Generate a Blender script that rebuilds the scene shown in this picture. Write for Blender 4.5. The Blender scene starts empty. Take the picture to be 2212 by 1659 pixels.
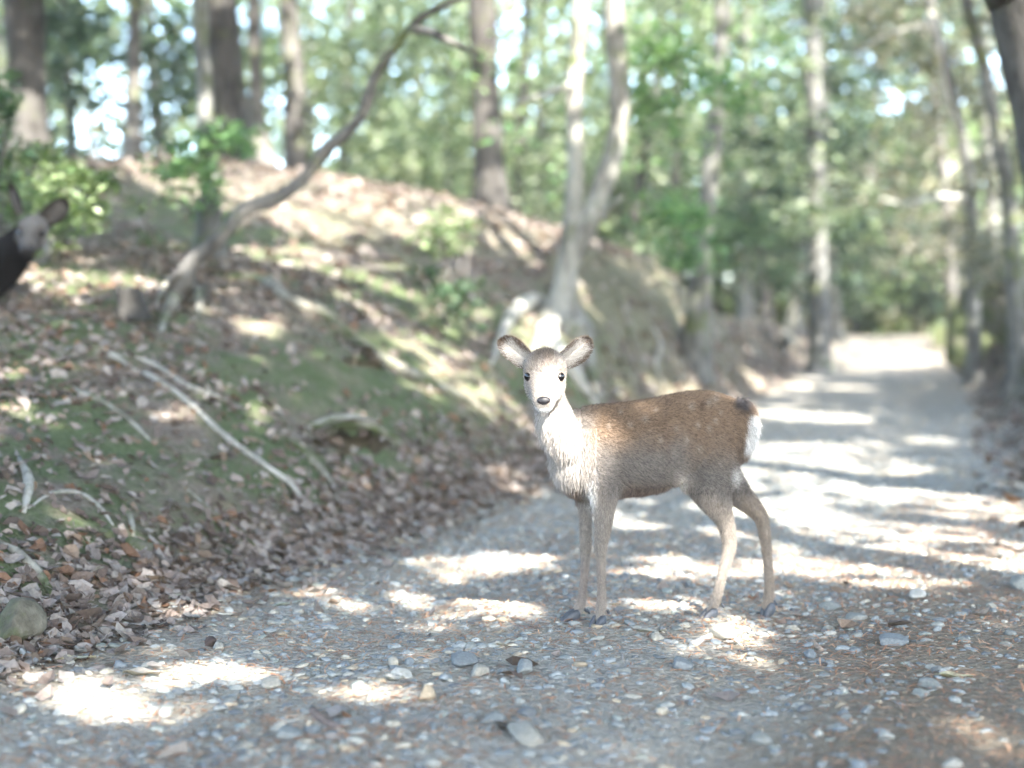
import bpy, bmesh, math, random
import numpy as np
from mathutils import Vector, Matrix

# ------------------------------------------------------------------ camera, sky, sun, exposure
SC = bpy.context.scene
COL = SC.collection
random.seed(7)
RNG = np.random.default_rng(7)
CAMZ = 0.80
PITCH = math.radians(1.29)
FPX = 1422.2
cd = bpy.data.cameras.new('camera')
cam = bpy.data.objects.new('camera', cd); COL.objects.link(cam)
cam.location = (0, 0, CAMZ)
cam.rotation_euler = (math.radians(90) - PITCH, 0, 0)
cd.sensor_width = 36.0; cd.lens = 50.0
cd.clip_start = 0.05; cd.clip_end = 600
cd.dof.use_dof = True; cd.dof.focus_distance = 3.87; cd.dof.aperture_fstop = 1.25
cd.dof.aperture_blades = 0
SC.camera = cam

SUN_EL = math.radians(41.0)
SUN_AZ = math.radians(23.0)                 # to the right of straight behind the camera
TOSUN = np.array([math.sin(SUN_AZ)*math.cos(SUN_EL), -math.cos(SUN_AZ)*math.cos(SUN_EL), math.sin(SUN_EL)])
w = bpy.data.worlds.new('World'); SC.world = w; w.use_nodes = True
nt = w.node_tree; nt.nodes.clear()
sky = nt.nodes.new('ShaderNodeTexSky'); sky.sky_type = 'NISHITA'; sky.sun_disc = False
sky.sun_elevation = SUN_EL
sky.sun_rotation = math.atan2(TOSUN[0], TOSUN[1])
sky.air_density = 1.0; sky.dust_density = 1.5; sky.ozone_density = 1.0
bg = nt.nodes.new('ShaderNodeBackground'); bg.inputs['Strength'].default_value = 0.15
wo = nt.nodes.new('ShaderNodeOutputWorld')
nt.links.new(sky.outputs[0], bg.inputs[0]); nt.links.new(bg.outputs[0], wo.inputs[0])
ld = bpy.data.lights.new('sun', 'SUN'); ld.energy = 2.9; ld.angle = math.radians(0.53); ld.color = (1.0, 0.95, 0.86)
sun = bpy.data.objects.new('sun', ld); COL.objects.link(sun)
sun.rotation_euler = Vector(TOSUN).to_track_quat('Z', 'Y').to_euler()
sun.location = (8, -12, 14)
SC.view_settings.view_transform = 'Standard'; SC.view_settings.look = 'None'
SC.view_settings.gamma = 1.0; SC.view_settings.use_curve_mapping = False
SC.view_settings.exposure = 3.85
SC.render.engine = 'CYCLES'
SC.cycles.max_bounces = 6; SC.cycles.diffuse_bounces = 3; SC.cycles.glossy_bounces = 2
SC.cycles.transmission_bounces = 4; SC.cycles.transparent_max_bounces = 4
SC.cycles.caustics_reflective = False; SC.cycles.caustics_refractive = False
SC.cycles.use_denoising = True

# ------------------------------------------------------------------ pixel helpers (2212-wide view of the photograph)
def ray(u, v):
    xc = (u/2.16016 - 512)/FPX; yc = (384 - v/2.16016)/FPX
    c, s = math.cos(PITCH), math.sin(PITCH)
    return np.array([xc, c + yc*s, -s + yc*c])
def W(u, v, d):
    r = ray(u, v); k = d/r[1]
    return np.array([r[0]*k, d, CAMZ + r[2]*k])

# ------------------------------------------------------------------ terrain height
PS = np.array([.296, .955]); PT = np.array([-.955, .296])     # along the path, to its left
TL, TR = 2.17, -0.36                                          # left and right edge of the path
S_ST = np.array([0, 2.9, 5, 6.3, 7.5, 9, 10.5, 13, 15.9, 18, 20, 22, 26, 40.])
P_ST = np.array([0, .3, .7, 1.2, 1.8, 2.5, 3.5, 5, 8, 12, 20, 40.])
Z_ST = np.array([
 [0,.05,.14,.28,.45,.65,.90,1.25,1.8,1.6,.6,0],
 [0,.05,.15,.30,.48,.66,.92,1.30,1.9,1.8,.8,0],
 [0,.07,.34,.52,.64,.80,1.15,1.55,2.2,2.1,1.,0],
 [0,.09,.36,.74,.98,1.08,1.3,1.70,2.4,2.2,1.2,0],
 [0,.12,.50,.86,1.18,1.3,1.5,1.90,2.5,2.3,1.2,.1],
 [0,.16,.62,.95,1.20,1.4,1.65,2.05,2.5,2.3,1.2,.2],
 [0,.25,.85,1.1,1.27,1.5,1.85,2.30,2.6,2.3,1.3,.3],
 [0,.45,1.15,1.65,1.9,2.1,2.3,2.55,2.7,2.4,1.5,.6],
 [0,.45,1.15,1.6,1.85,2.,2.3,2.60,2.8,2.6,1.8,.8],
 [0,.35,.9,1.2,1.35,1.5,1.75,2.05,2.5,2.6,2.2,1.4],
 [0,.30,.65,.8,.95,1.1,1.3,1.6,2.1,2.3,2.2,1.6],
 [0,.08,.2,.3,.4,.5,.7,.95,1.3,1.6,1.8,1.6],
 [0,.05,.12,.2,.3,.4,.5,.7,1.,1.3,1.5,1.5],
 [0,.1,.15,.2,.3,.4,.5,.7,1.,1.2,1.4,1.5]])
SR_ST = np.array([0, 7, 11, 16, 27, 40.])
R_ST = np.array([0, .2, .5, 1, 2, 4, 8, 20.])
ZR_ST = np.array([
 [0,0,.02,.06,.15,.35,.6,.8],[0,0,.02,.06,.15,.35,.6,.8],[0,.03,.12,.3,.5,.8,1.2,1.5],
 [0,.15,.6,1.0,1.3,1.6,2.,2.2],[0,.3,.9,1.4,1.8,2.2,2.5,2.6],[0,.2,.4,.6,.9,1.2,1.6,2.]])
def bil(xs, ys, Z, x, y):
    x = np.clip(x, xs[0], xs[-1]-1e-6); y = np.clip(y, ys[0], ys[-1]-1e-6)
    i = np.clip(np.searchsorted(xs, x, side='right')-1, 0, len(xs)-2)
    j = np.clip(np.searchsorted(ys, y, side='right')-1, 0, len(ys)-2)
    a = (x-xs[i])/(xs[i+1]-xs[i]); b = (y-ys[j])/(ys[j+1]-ys[j])
    a = a*a*(3-2*a)
    return Z[i,j]*(1-a)*(1-b)+Z[i+1,j]*a*(1-b)+Z[i,j+1]*(1-a)*b+Z[i+1,j+1]*a*b
def base_z(s): return np.interp(s, [-5,7,12,22,28,31,36,60],[0,0,.12,.52,1.05,1.15,1.0,1.1])
DENTS = []                                            # (x, y, radius, depth) hollows under roots
_wv = np.random.default_rng(3).normal(size=(14,2)); _wp = np.random.default_rng(4).uniform(0,6.28,14)
def wob(x, y, k):
    r = 0
    for (a,b),p in zip(_wv,_wp): r = r+np.sin(k*(a*x+b*y)+p)
    return r/5.0
def H0(x, y):
    s = PS[0]*x+PS[1]*y; t = PT[0]*x+PT[1]*y
    te = TL + .05*np.sin(1.7*s)+.04*np.sin(4.1*s+1)
    z = base_z(s)
    z = z + np.where(t > te, bil(S_ST, P_ST, Z_ST, s, np.maximum(t-te,0)), 0)
    z = z + np.where(t < TR, bil(SR_ST, R_ST, ZR_ST, s, np.maximum(TR-t,0)), 0)
    return z
def H(x, y):
    x = np.asarray(x, float); y = np.asarray(y, float)
    z = (2*H0(x,y)+H0(x+.1,y)+H0(x-.1,y)+H0(x,y+.1)+H0(x,y-.1))/6
    s = PS[0]*x+PS[1]*y; t = PT[0]*x+PT[1]*y
    off = np.clip(np.maximum(t-TL, TR-t), 0, 1)
    z = z + off*(.030*wob(x,y,2.2)+.016*wob(y,x,6.0)) + .006*wob(x,y,3.0)
    z = z - .02*np.exp(-((t-.45)/.22)**2) - .02*np.exp(-((t-1.6)/.22)**2)      # two faint wheel ruts
    for (dx,dy,r,dp) in DENTS: z = z - dp*np.exp(-((x-dx)**2+(y-dy)**2)/(r*r))
    return z
def hz(x, y): return float(H(np.array([x]), np.array([y]))[0])
def G(u, v, d0=2.0, d1=60):
    r = ray(u, v); ds = np.concatenate([np.arange(d0, 14, .02), np.arange(14, d1, .1)])
    X = r[0]/r[1]*ds; Z = CAMZ + r[2]/r[1]*ds
    below = Z < H(X, ds)
    i = int(np.argmax(below)) if below.any() else len(ds)-1
    return np.array([X[i], ds[i], hz(X[i], ds[i])])
for (u,v,r,dp) in [(300,690,.12,.06),(660,690,.10,.12),(700,712,.09,.10)]:
    g = G(u,v); DENTS.append((g[0],g[1],r,dp))
def nrm(x, y, e=.04):
    gx = (H(x+e,y)-H(x-e,y))/(2*e); gy = (H(x,y+e)-H(x,y-e))/(2*e)
    n = np.stack([-gx,-gy,np.ones_like(gx)],-1)
    return n/np.linalg.norm(n,axis=-1,keepdims=True)

# ------------------------------------------------------------------ mesh helpers
def mesh_np(name, V, faces, col=None, smooth=True):
    me = bpy.data.meshes.new(name)
    V = np.asarray(V, np.float32)
    me.vertices.add(len(V)); me.vertices.foreach_set('co', V.ravel())
    if not isinstance(faces, list): faces = [faces]
    faces = [np.asarray(f) for f in faces if len(f)]
    nl = sum(f.size for f in faces); nf = sum(len(f) for f in faces)
    me.loops.add(nl); me.polygons.add(nf)
    me.loops.foreach_set('vertex_index', np.concatenate([f.ravel() for f in faces]).astype(np.int32))
    tot = np.concatenate([np.full(len(f), f.shape[1]) for f in faces])
    st = np.concatenate([[0], np.cumsum(tot)[:-1]])
    me.polygons.foreach_set('loop_start', st.astype(np.int32))
    me.polygons.foreach_set('use_smooth', np.full(nf, smooth))
    me.update(calc_edges=True)
    if col is not None:
        a = me.attributes.new('Col','FLOAT_COLOR','POINT')
        c = np.ones((len(V),4), np.float32); c[:,:3] = col
        a.data.foreach_set('color', c.ravel())
    return me
def link(name, data, mat=None, parent=None):
    o = bpy.data.objects.new(name, data); COL.objects.link(o)
    if mat is not None: data.materials.append(mat)
    if parent is not None:
        o.parent = parent; o.matrix_parent_inverse = Matrix.Translation(-parent.location)
    return o
def thing(name, label, cat, loc=(0,0,0), group=None):
    o = bpy.data.objects.new(name, None); COL.objects.link(o); o.location = [float(c) for c in loc]
    o.empty_display_size = .1
    o['label'] = label; o['category'] = cat
    if group: o['group'] = group
    return o
def tag(o, label, cat, group=None):
    o['label'] = label; o['category'] = cat
    if group: o['group'] = group
    return o
def scatter(protos, which, pos, R, scale, col):
    """join copies of small prototype meshes: protos = [(V,F)], R (N,3,3), scale (N,3)"""
    Vs, Fs, Cs, off = [], [], [], 0
    for k,(PV,PF) in enumerate(protos):
        ix = np.where(which==k)[0]
        if not len(ix): continue
        n, m = len(ix), len(PV)
        v = np.einsum('nij,nmj->nmi', R[ix], PV[None]*scale[ix][:,None,:]) + pos[ix][:,None,:]
        Vs.append(v.reshape(-1,3)); Cs.append(np.repeat(col[ix], m, axis=0))
        Fs.append((PF[None]+(np.arange(n)*m)[:,None,None]+off).reshape(-1, PF.shape[1]))
        off += n*m
    return np.concatenate(Vs), Fs, np.concatenate(Cs)
def frames(n, ang):
    """rotation matrices whose z axis is n, turned about it by ang"""
    up = np.where(np.abs(n[:,2:3])<.9, np.array([[0,0,1.]]), np.array([[1.,0,0]]))
    a = np.cross(up, n); a /= np.linalg.norm(a,axis=1,keepdims=True); b = np.cross(n, a)
    c, s = np.cos(ang)[:,None], np.sin(ang)[:,None]
    return np.stack([a*c+b*s, -a*s+b*c, n], -1)
def catmull(P, n):
    P = np.asarray(P, float); Q = np.vstack([2*P[0]-P[1], P, 2*P[-1]-P[-2]])
    out = []
    for i in range(len(P)-1):
        p0,p1,p2,p3 = Q[i:i+4]
        for t in np.linspace(0,1,n,endpoint=False):
            out.append(.5*((2*p1)+(-p0+p2)*t+(2*p0-5*p1+4*p2-p3)*t*t+(-p0+3*p1-3*p2+p3)*t**3))
    out.append(P[-1]); return np.array(out)
def tube(P, r, sides=10, lump=.12, seed=0, cap=True, n=5):
    """tapered, knobbly tube along P (points) with radii r: returns V, quads"""
    PP = catmull(np.column_stack([np.asarray(P,float), np.asarray(r,float)]), n)
    rs = np.maximum(PP[:,3], .0015); C = PP[:,:3]
    T = np.gradient(C, axis=0); T /= np.linalg.norm(T,axis=1,keepdims=True)+1e-9
    rg = np.random.default_rng(seed); ph = rg.uniform(0,6.28,6)
    a = np.cross(T[0], [0.3,0.9,.1]); a /= np.linalg.norm(a)
    V = []
    th = np.arange(sides)/sides*2*np.pi
    L = np.concatenate([[0],np.cumsum(np.linalg.norm(np.diff(C,axis=0),axis=1))])
    for i in range(len(C)):
        a = a - T[i]*a.dot(T[i]); a /= np.linalg.norm(a)+1e-9; b = np.cross(T[i], a)
        q = L[i]/max(rs[i],.01)
        k = 1+lump*(np.sin(2*th+ph[0]+.35*q)+.7*np.sin(3*th+ph[1]-.5*q)+.5*np.sin(5*th+ph[2])+.8*np.sin(.9*q+ph[3]))*.5
        V.append(C[i]+(np.cos(th)[:,None]*a+np.sin(th)[:,None]*b)*(rs[i]*k)[:,None])
    V = np.concatenate(V); m = len(C)
    i, j = np.meshgrid(np.arange(m-1), np.arange(sides), indexing='ij')
    F = np.stack([i*sides+j, i*sides+(j+1)%sides, (i+1)*sides+(j+1)%sides, (i+1)*sides+j], -1).reshape(-1,4)
    if cap:
        V = np.vstack([V, C[-1], C[0]])
        jj = np.arange(sides); e = (m-1)*sides
        F2 = np.stack([e+jj, e+(jj+1)%sides, np.full(sides,m*sides), np.full(sides,m*sides)],-1)
        # caps as degenerate-free triangles
        F3 = np.concatenate([F2[:,:3], np.stack([(jj+1)%sides, jj, np.full(sides,m*sides+1)],-1)])
        return V, [F, F3]
    return V, [F]
def merge(parts):
    Vs, Q, T, off = [], [], [], 0
    for V, Fs in parts:
        for F in Fs: (Q if F.shape[1]==4 else T).append(F+off)
        Vs.append(V); off += len(V)
    out = []
    if Q: out.append(np.concatenate(Q))
    if T: out.append(np.concatenate(T))
    return np.concatenate(Vs), out

# ------------------------------------------------------------------ materials
def newmat(name):
    m = bpy.data.materials.new(name); m.use_nodes = True
    return m, m.node_tree, m.node_tree.nodes['Principled BSDF'], m.node_tree.nodes['Material Output']
def N(nt, t, **kw):
    n = nt.nodes.new(t)
    for k,v in kw.items():
        if k in n.inputs: n.inputs[k].default_value = v
        else: setattr(n, k, v)
    return n
def ramp(nt, src, stops):
    r = nt.nodes.new('ShaderNodeValToRGB'); nt.links.new(src, r.inputs[0])
    e = r.color_ramp.elements
    while len(e) < len(stops): e.new(.5)
    for el,(p,c) in zip(e, stops): el.position = p; el.color = (*c,1) if len(c)==3 else c
    return r.outputs[0]
def mixc(nt, f, a, b, mode='MIX'):
    m = nt.nodes.new('ShaderNodeMix'); m.data_type = 'RGBA'; m.blend_type = mode
    for s,x in (('Factor',f),('A',a),('B',b)):
        i = [q for q in m.inputs if q.name==s and (q.type=='RGBA' or s=='Factor')][0]
        if hasattr(x,'is_output'): nt.links.new(x, i)
        else: i.default_value = x if s=='Factor' else (*x,1)
    return [q for q in m.outputs if q.type=='RGBA'][0]
def bump(nt, bs, h, strength=.5, dist=.02):
    b = N(nt,'ShaderNodeBump', Strength=strength, Distance=dist)
    nt.links.new(h, b.inputs['Height']); nt.links.new(b.outputs[0], bs.inputs['Normal']); return b
def noise(nt, scale, detail=4, rough=.6, co=None, dist=0):
    n = N(nt,'ShaderNodeTexNoise', Scale=scale, Detail=detail, Roughness=rough, Distortion=dist)
    if co is None:
        co = nt.nodes.new('ShaderNodeNewGeometry').outputs['Position']
    nt.links.new(co, n.inputs['Vector']); return n.outputs['Fac']
def mat_attr(name, rough=.8, var=.35, vscale=60, transl=0, spec=.3, bumps=0, bdist=.004):
    m, nt, bs, out = newmat(name)
    at = N(nt,'ShaderNodeAttribute'); at.attribute_name = 'Col'
    nz = noise(nt, vscale, 3)
    c = mixc(nt, 1.0, at.outputs['Color'], ramp(nt, nz, [(.25,(1-var,)*3),(.75,(1+var,)*3)]), 'MULTIPLY')
    nt.links.new(c, bs.inputs['Base Color']); bs.inputs['Roughness'].default_value = rough
    bs.inputs['Specular IOR Level'].default_value = spec
    if bumps: bump(nt, bs, noise(nt, vscale*1.3, 4), bumps, bdist)
    if transl:
        tr = N(nt,'ShaderNodeBsdfTranslucent'); c2 = mixc(nt, 1.0, c, (1.15,1.2,.75), 'MULTIPLY'); nt.links.new(c2, tr.inputs[0])
        mx = N(nt,'ShaderNodeMixShader'); mx.inputs[0].default_value = transl
        nt.links.new(bs.outputs[0], mx.inputs[1]); nt.links.new(tr.outputs[0], mx.inputs[2]); nt.links.new(mx.outputs[0], out.inputs[0])
    return m
def mat_bark(name, dark, mid, light, moss=0.0, scale=9.0):
    m, nt, bs, out = newmat(name)
    tc = nt.nodes.new('ShaderNodeNewGeometry').outputs['Position']
    mp = N(nt,'ShaderNodeMapping'); mp.inputs['Scale'].default_value = (1,1,.35); nt.links.new(tc, mp.inputs[0])
    n1 = noise(nt, scale, 6, .65, mp.outputs[0], .6); n2 = noise(nt, 2.6, 4, .6, tc)
    c = ramp(nt, n1, [(.32,dark),(.5,mid),(.72,light)])
    lich = ramp(nt, n2, [(.48,(0,0,0)),(.60,(1,1,1))])
    c = mixc(nt, lich, c, mixc(nt, .55, c, light))
    if moss > 0:
        ms = ramp(nt, noise(nt, 3.7, 5, .65, tc), [(.62-moss*.3,(0,0,0)),(.75-moss*.3,(1,1,1))])
        c = mixc(nt, ms, c, (.075,.090,.04))
    nt.links.new(c, bs.inputs['Base Color']); bs.inputs['Roughness'].default_value = .9
    bs.inputs['Specular IOR Level'].default_value = .2
    bump(nt, bs, noise(nt, scale*2.2, 6, .7, mp.outputs[0]), .8, .03)
    return m
M = {}
M['bark_grey'] = mat_bark('bark_grey', (.06,.057,.05), (.15,.145,.13), (.29,.29,.26), .30)
M['bark_pale'] = mat_bark('bark_pale', (.10,.095,.082), (.22,.21,.185), (.37,.365,.33), .15)
M['bark_dark'] = mat_bark('bark_dark', (.018,.0165,.0155), (.044,.041,.038), (.085,.080,.074), .16)
M['bark_brown'] = mat_bark('bark_brown', (.033,.031,.029), (.078,.073,.068), (.155,.147,.137), .28)
M['bark_mid'] = mat_bark('bark_mid', (.035,.035,.033), (.085,.085,.08), (.17,.17,.158), .28)
M['root'] = mat_bark('root', (.09,.083,.068), (.19,.18,.15), (.34,.33,.29), .42, 14)
M['root_pale'] = mat_bark('root_pale', (.15,.145,.125), (.28,.27,.24), (.43,.42,.385), .18, 14)
M['rock_moss'] = mat_bark('rock_moss', (.04,.038,.03), (.10,.092,.07), (.19,.175,.14), .75, 11)
M['leaf'] = mat_attr('leaf', .45, .2, 30, .42, .5)
M['litter'] = mat_attr('litter', .75, .3, 90, .15, .3)
M['stone'] = mat_attr('stone', .8, .28, 130, 0, .3, .35, .003)
M['needle'] = mat_attr('needle', .7, .3, 90, .1, .3)
M['wood_dead'] = mat_attr('wood_dead', .85, .35, 60, 0, .2, .5, .004)

def mat_floor():
    m, nt, bs, out = newmat('forest_soil')
    tc = nt.nodes.new('ShaderNodeNewGeometry'); P = tc.outputs['Position']
    n1 = noise(nt, 1.6, 5, .62, P); n2 = noise(nt, 14, 6, .7, P); n3 = noise(nt, 55, 4, .7, P)
    soil = ramp(nt, n2, [(.25,(.085,.074,.052)),(.5,(.165,.145,.105)),(.75,(.27,.24,.18))])
    litter = ramp(nt, n3, [(.25,(.07,.055,.046)),(.5,(.17,.14,.12)),(.75,(.30,.255,.23))])
    # bare soil on steep ground, litter on gentle ground
    sep = N(nt,'ShaderNodeSeparateXYZ'); nt.links.new(tc.outputs['Normal'], sep.inputs[0])
    steep = ramp(nt, sep.outputs['Z'], [(.74,(1,1,1)),(.93,(0,0,0))])
    c = mixc(nt, steep, litter, soil)
    mossc = ramp(nt, n3, [(.3,(.042,.066,.026)),(.7,(.115,.155,.068))])
    mm = N(nt,'ShaderNodeMath', operation='MULTIPLY_ADD'); nt.links.new(n1, mm.inputs[0]); mm.inputs[1].default_value = 1.0
    ms2 = N(nt,'ShaderNodeMath', operation='MULTIPLY'); nt.links.new(noise(nt, 6, 5, .65, P), ms2.inputs[0]); ms2.inputs[1].default_value = .5
    nt.links.new(ms2.outputs[0], mm.inputs[2])
    mf = ramp(nt, mm.outputs[0], [(.61,(0,0,0)),(.80,(.85,.85,.85))])
    att = N(nt,'ShaderNodeAttribute'); att.attribute_name = 'Col'
    mf2 = mixc(nt, 1.0, mf, att.outputs['Color'], 'MULTIPLY')
    c = mixc(nt, mf2, c, mossc)
    nt.links.new(c, bs.inputs['Base Color']); bs.inputs['Roughness'].default_value = .95; bs.inputs['Specular IOR Level'].default_value = .15
    ad = N(nt,'ShaderNodeMath', operation='ADD'); nt.links.new(n2, ad.inputs[0]); nt.links.new(n3, ad.inputs[1])
    bump(nt, bs, ad.outputs[0], .9, .03)
    return m
def mat_path():
    m, nt, bs, out = newmat('path_grit')
    P = nt.nodes.new('ShaderNodeNewGeometry').outputs['Position']
    n1 = noise(nt, 2.2, 5, .6, P); n2 = noise(nt, 40, 5, .7, P); n3 = noise(nt, 220, 3, .7, P)
    vo = N(nt,'ShaderNodeTexVoronoi', Scale=55.0); nt.links.new(P, vo.inputs['Vector'])
    sand = ramp(nt, n2, [(.25,(.22,.19,.148)),(.5,(.345,.305,.245)),(.75,(.45,.405,.335))])
    grit = ramp(nt, vo.outputs['Color'], [(0,(.13,.145,.16)),(.5,(.26,.275,.285)),(1,(.42,.41,.38))])
    c = mixc(nt, ramp(nt, n1, [(.40,(.04,)*3),(.66,(.45,)*3)]), sand, grit)
    dirt = ramp(nt, n2, [(.25,(.12,.092,.064)),(.5,(.205,.162,.116)),(.75,(.30,.245,.18))])
    at = N(nt,'ShaderNodeAttribute'); at.attribute_name = 'Col'
    c = mixc(nt, at.outputs['Fac'], c, dirt)
    c = mixc(nt, 1.0, c, ramp(nt, n3, [(.3,(.75,)*3),(.7,(1.2,)*3)]), 'MULTIPLY')
    nt.links.new(c, bs.inputs['Base Color']); bs.inputs['Roughness'].default_value = .9; bs.inputs['Specular IOR Level'].default_value = .2
    ad = N(nt,'ShaderNodeMath', operation='SUBTRACT'); nt.links.new(n2, ad.inputs[0]); nt.links.new(vo.outputs['Distance'], ad.inputs[1])
    bump(nt, bs, ad.outputs[0], 1.0, .02)
    return m
M['floor'] = mat_floor(); M['path'] = mat_path()

# ------------------------------------------------------------------ ground sheets
def sheet(ss, tt, lift):
    S, T = np.meshgrid(ss, tt, indexing='ij')
    X = S*PS[0]+T*PT[0]; Y = S*PS[1]+T*PT[1]
    Z = H(X.ravel(), Y.ravel()).reshape(X.shape) + lift(S, T)
    V = np.stack([X,Y,Z],-1).reshape(-1,3); nt_ = len(tt)
    i, j = np.meshgrid(np.arange(len(ss)-1), np.arange(nt_-1), indexing='ij')
    F = np.stack([i*nt_+j, (i+1)*nt_+j, (i+1)*nt_+j+1, i*nt_+j+1],-1).reshape(-1,4)
    return V, F[:, ::-1], S.ravel(), T.ravel()
ss = np.concatenate([np.arange(-40,0,2.), np.arange(0,12,.05), np.arange(12,30,.14), np.arange(30,60,1), np.arange(60,260,12.)])
tt = np.concatenate([np.arange(-160,-20,10.), np.arange(-20,-4,.8), np.arange(-4,5.2,.06), np.arange(5.2,14,.25), np.arange(14,40,1.2), np.arange(40,170,10.)])
V, F, S_, T_ = sheet(ss, tt, lambda S,T: np.where((T>TR+.12)&(T<TL-.12)&(S<33), -.035, 0.0))
# hollows eaten into the bank: the sheet is open there and a pocket runs back into the earth
HOLES = [(770,957,92,21,.42),(388,650,19,25,.35),(800,783,52,12,.35)]
fc = V[F].mean(1); pu = (512+FPX*fc[:,0]/np.maximum(fc[:,1],.1))*2.16016; pv = (352+FPX*(CAMZ-fc[:,2])/np.maximum(fc[:,1],.1))*2.16016
cut = np.zeros(len(F),bool); POCK = []
for (u,v,ru,rv,dp) in HOLES:
    g_ = G(u,v); cut |= (((pu-u)/ru)**2+((pv-v)/rv)**2 < 1) & (np.abs(fc[:,1]-g_[1]) < .8)
    POCK.append((g_,ru*g_[1]/FPX/2.16016,rv*g_[1]/FPX/2.16016,dp))
F = F[~cut]
pdv = T_-TL
moss = np.clip(pdv/.5,0,1)*np.clip((9-pdv)/6,0.15,1)*np.where(S_<22,1,.5)*np.clip((13-S_)/3,.35,1)
moss = np.where(T_<TR, .35, moss)
forest_floor = link('forest_floor', mesh_np('forest_floor', V, F, np.repeat(moss[:,None],3,1)), M['floor'])
forest_floor['kind'] = 'structure'
for g_,rx_,rz_,dp in POCK:
    n_ = nrm(g_[:1],g_[1:2])[0]; iv = np.array([-n_[0],-n_[1],-.12]); iv /= np.linalg.norm(iv); sd = np.cross(iv,[0,0,1.]); sd /= np.linalg.norm(sd)
    th = np.arange(20)/20*2*np.pi; Vp = []
    for (dq,kq) in [(.0,1.55),(.05,1.6),(.35,1.4),(.75,.95),(1.0,.35)]:
        ring = g_+iv*(dp*dq+.015)+np.cos(th)[:,None]*sd*(rx_*kq)+np.sin(th)[:,None]*np.array([0,0,1.])*(rz_*kq+.05*kq)
        Vp.append(ring-np.array([0,0,.03]))
    Vp = np.concatenate(Vp); i_,j_ = np.meshgrid(np.arange(4),np.arange(20),indexing='ij')
    Fp = np.stack([i_*20+j_,i_*20+(j_+1)%20,(i_+1)*20+(j_+1)%20,(i_+1)*20+j_],-1).reshape(-1,4)
    jq = np.arange(1,9); Fc = np.stack([np.full(18,80),80+np.arange(1,19),80+np.arange(2,20)],-1)
    link('hollow', mesh_np('hollow', Vp, [Fp,Fc]), M['floor'], forest_floor)
def plift(S, T):
    e = np.minimum(T-(TR-.18+.06*np.sin(2.3*S)), (TL+.12+.05*np.sin(2.9*S+1))-T)
    return np.clip(e,-.2,.12)/.12*.012-.006
V, F, S_, T_ = sheet(np.concatenate([np.arange(0,9,.035), np.arange(9,34,.15)]), np.arange(-.55,2.5,.04), plift)
dv = np.clip((.85-T_+.35*wob(V[:,0],V[:,1],2.0))/.7,0,.9)*np.clip((7-S_)/3,.25,1)+np.clip((T_-1.95)/.25,0,.6)
gravel_path = link('gravel_path', mesh_np('gravel_path', V, F, np.repeat(np.clip(dv,0,1)[:,None],3,1)), M['path']); gravel_path['kind'] = 'structure'

# ------------------------------------------------------------------ gravel, stones
def ico(level):
    bm = bmesh.new(); bmesh.ops.create_icosphere(bm, subdivisions=level, radius=1)
    V = np.array([v.co[:] for v in bm.verts]); F = np.array([[v.index for v in f.verts] for f in bm.faces]); bm.free()
    return V, F
def stone_protos(level, n, seed, facet=.0):
    rg = np.random.default_rng(seed); out = []
    V0, F0 = ico(level)
    for k in range(n):
        V = V0.copy()
        for q in range(10):                       # planed-off faces make it an angular pebble
            d = rg.normal(size=3); d /= np.linalg.norm(d); c = rg.uniform(.48,.82)
            x = V@d; V = V - np.where(x>c, (x-c)*rg.uniform(.7,1), 0)[:,None]*d
        V = V*(1+.07*rg.normal(size=(len(V),1))*(1 if level<3 else .35))
        out.append((V, F0))
    return out
GCOL = np.array([(.205,.225,.24),(.245,.26,.262),(.28,.285,.268),(.34,.325,.29),(.43,.395,.33),(.36,.30,.225),(.17,.18,.19),(.50,.485,.45),(.25,.27,.25)])*np.array([1.0,.985,.94])*.88
GP = np.array([.25,.24,.18,.09,.04,.05,.09,.008,.052]); GP /= GP.sum()
def st2xy(s, t): return s*PS[0]+t*PT[0], s*PS[1]+t*PT[1]
def onframe(x, y, z, m=.06):
    return (np.abs(x/y) < .36+m) & (y > 2.3) & ((CAMZ-z)/y < .315)
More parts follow.
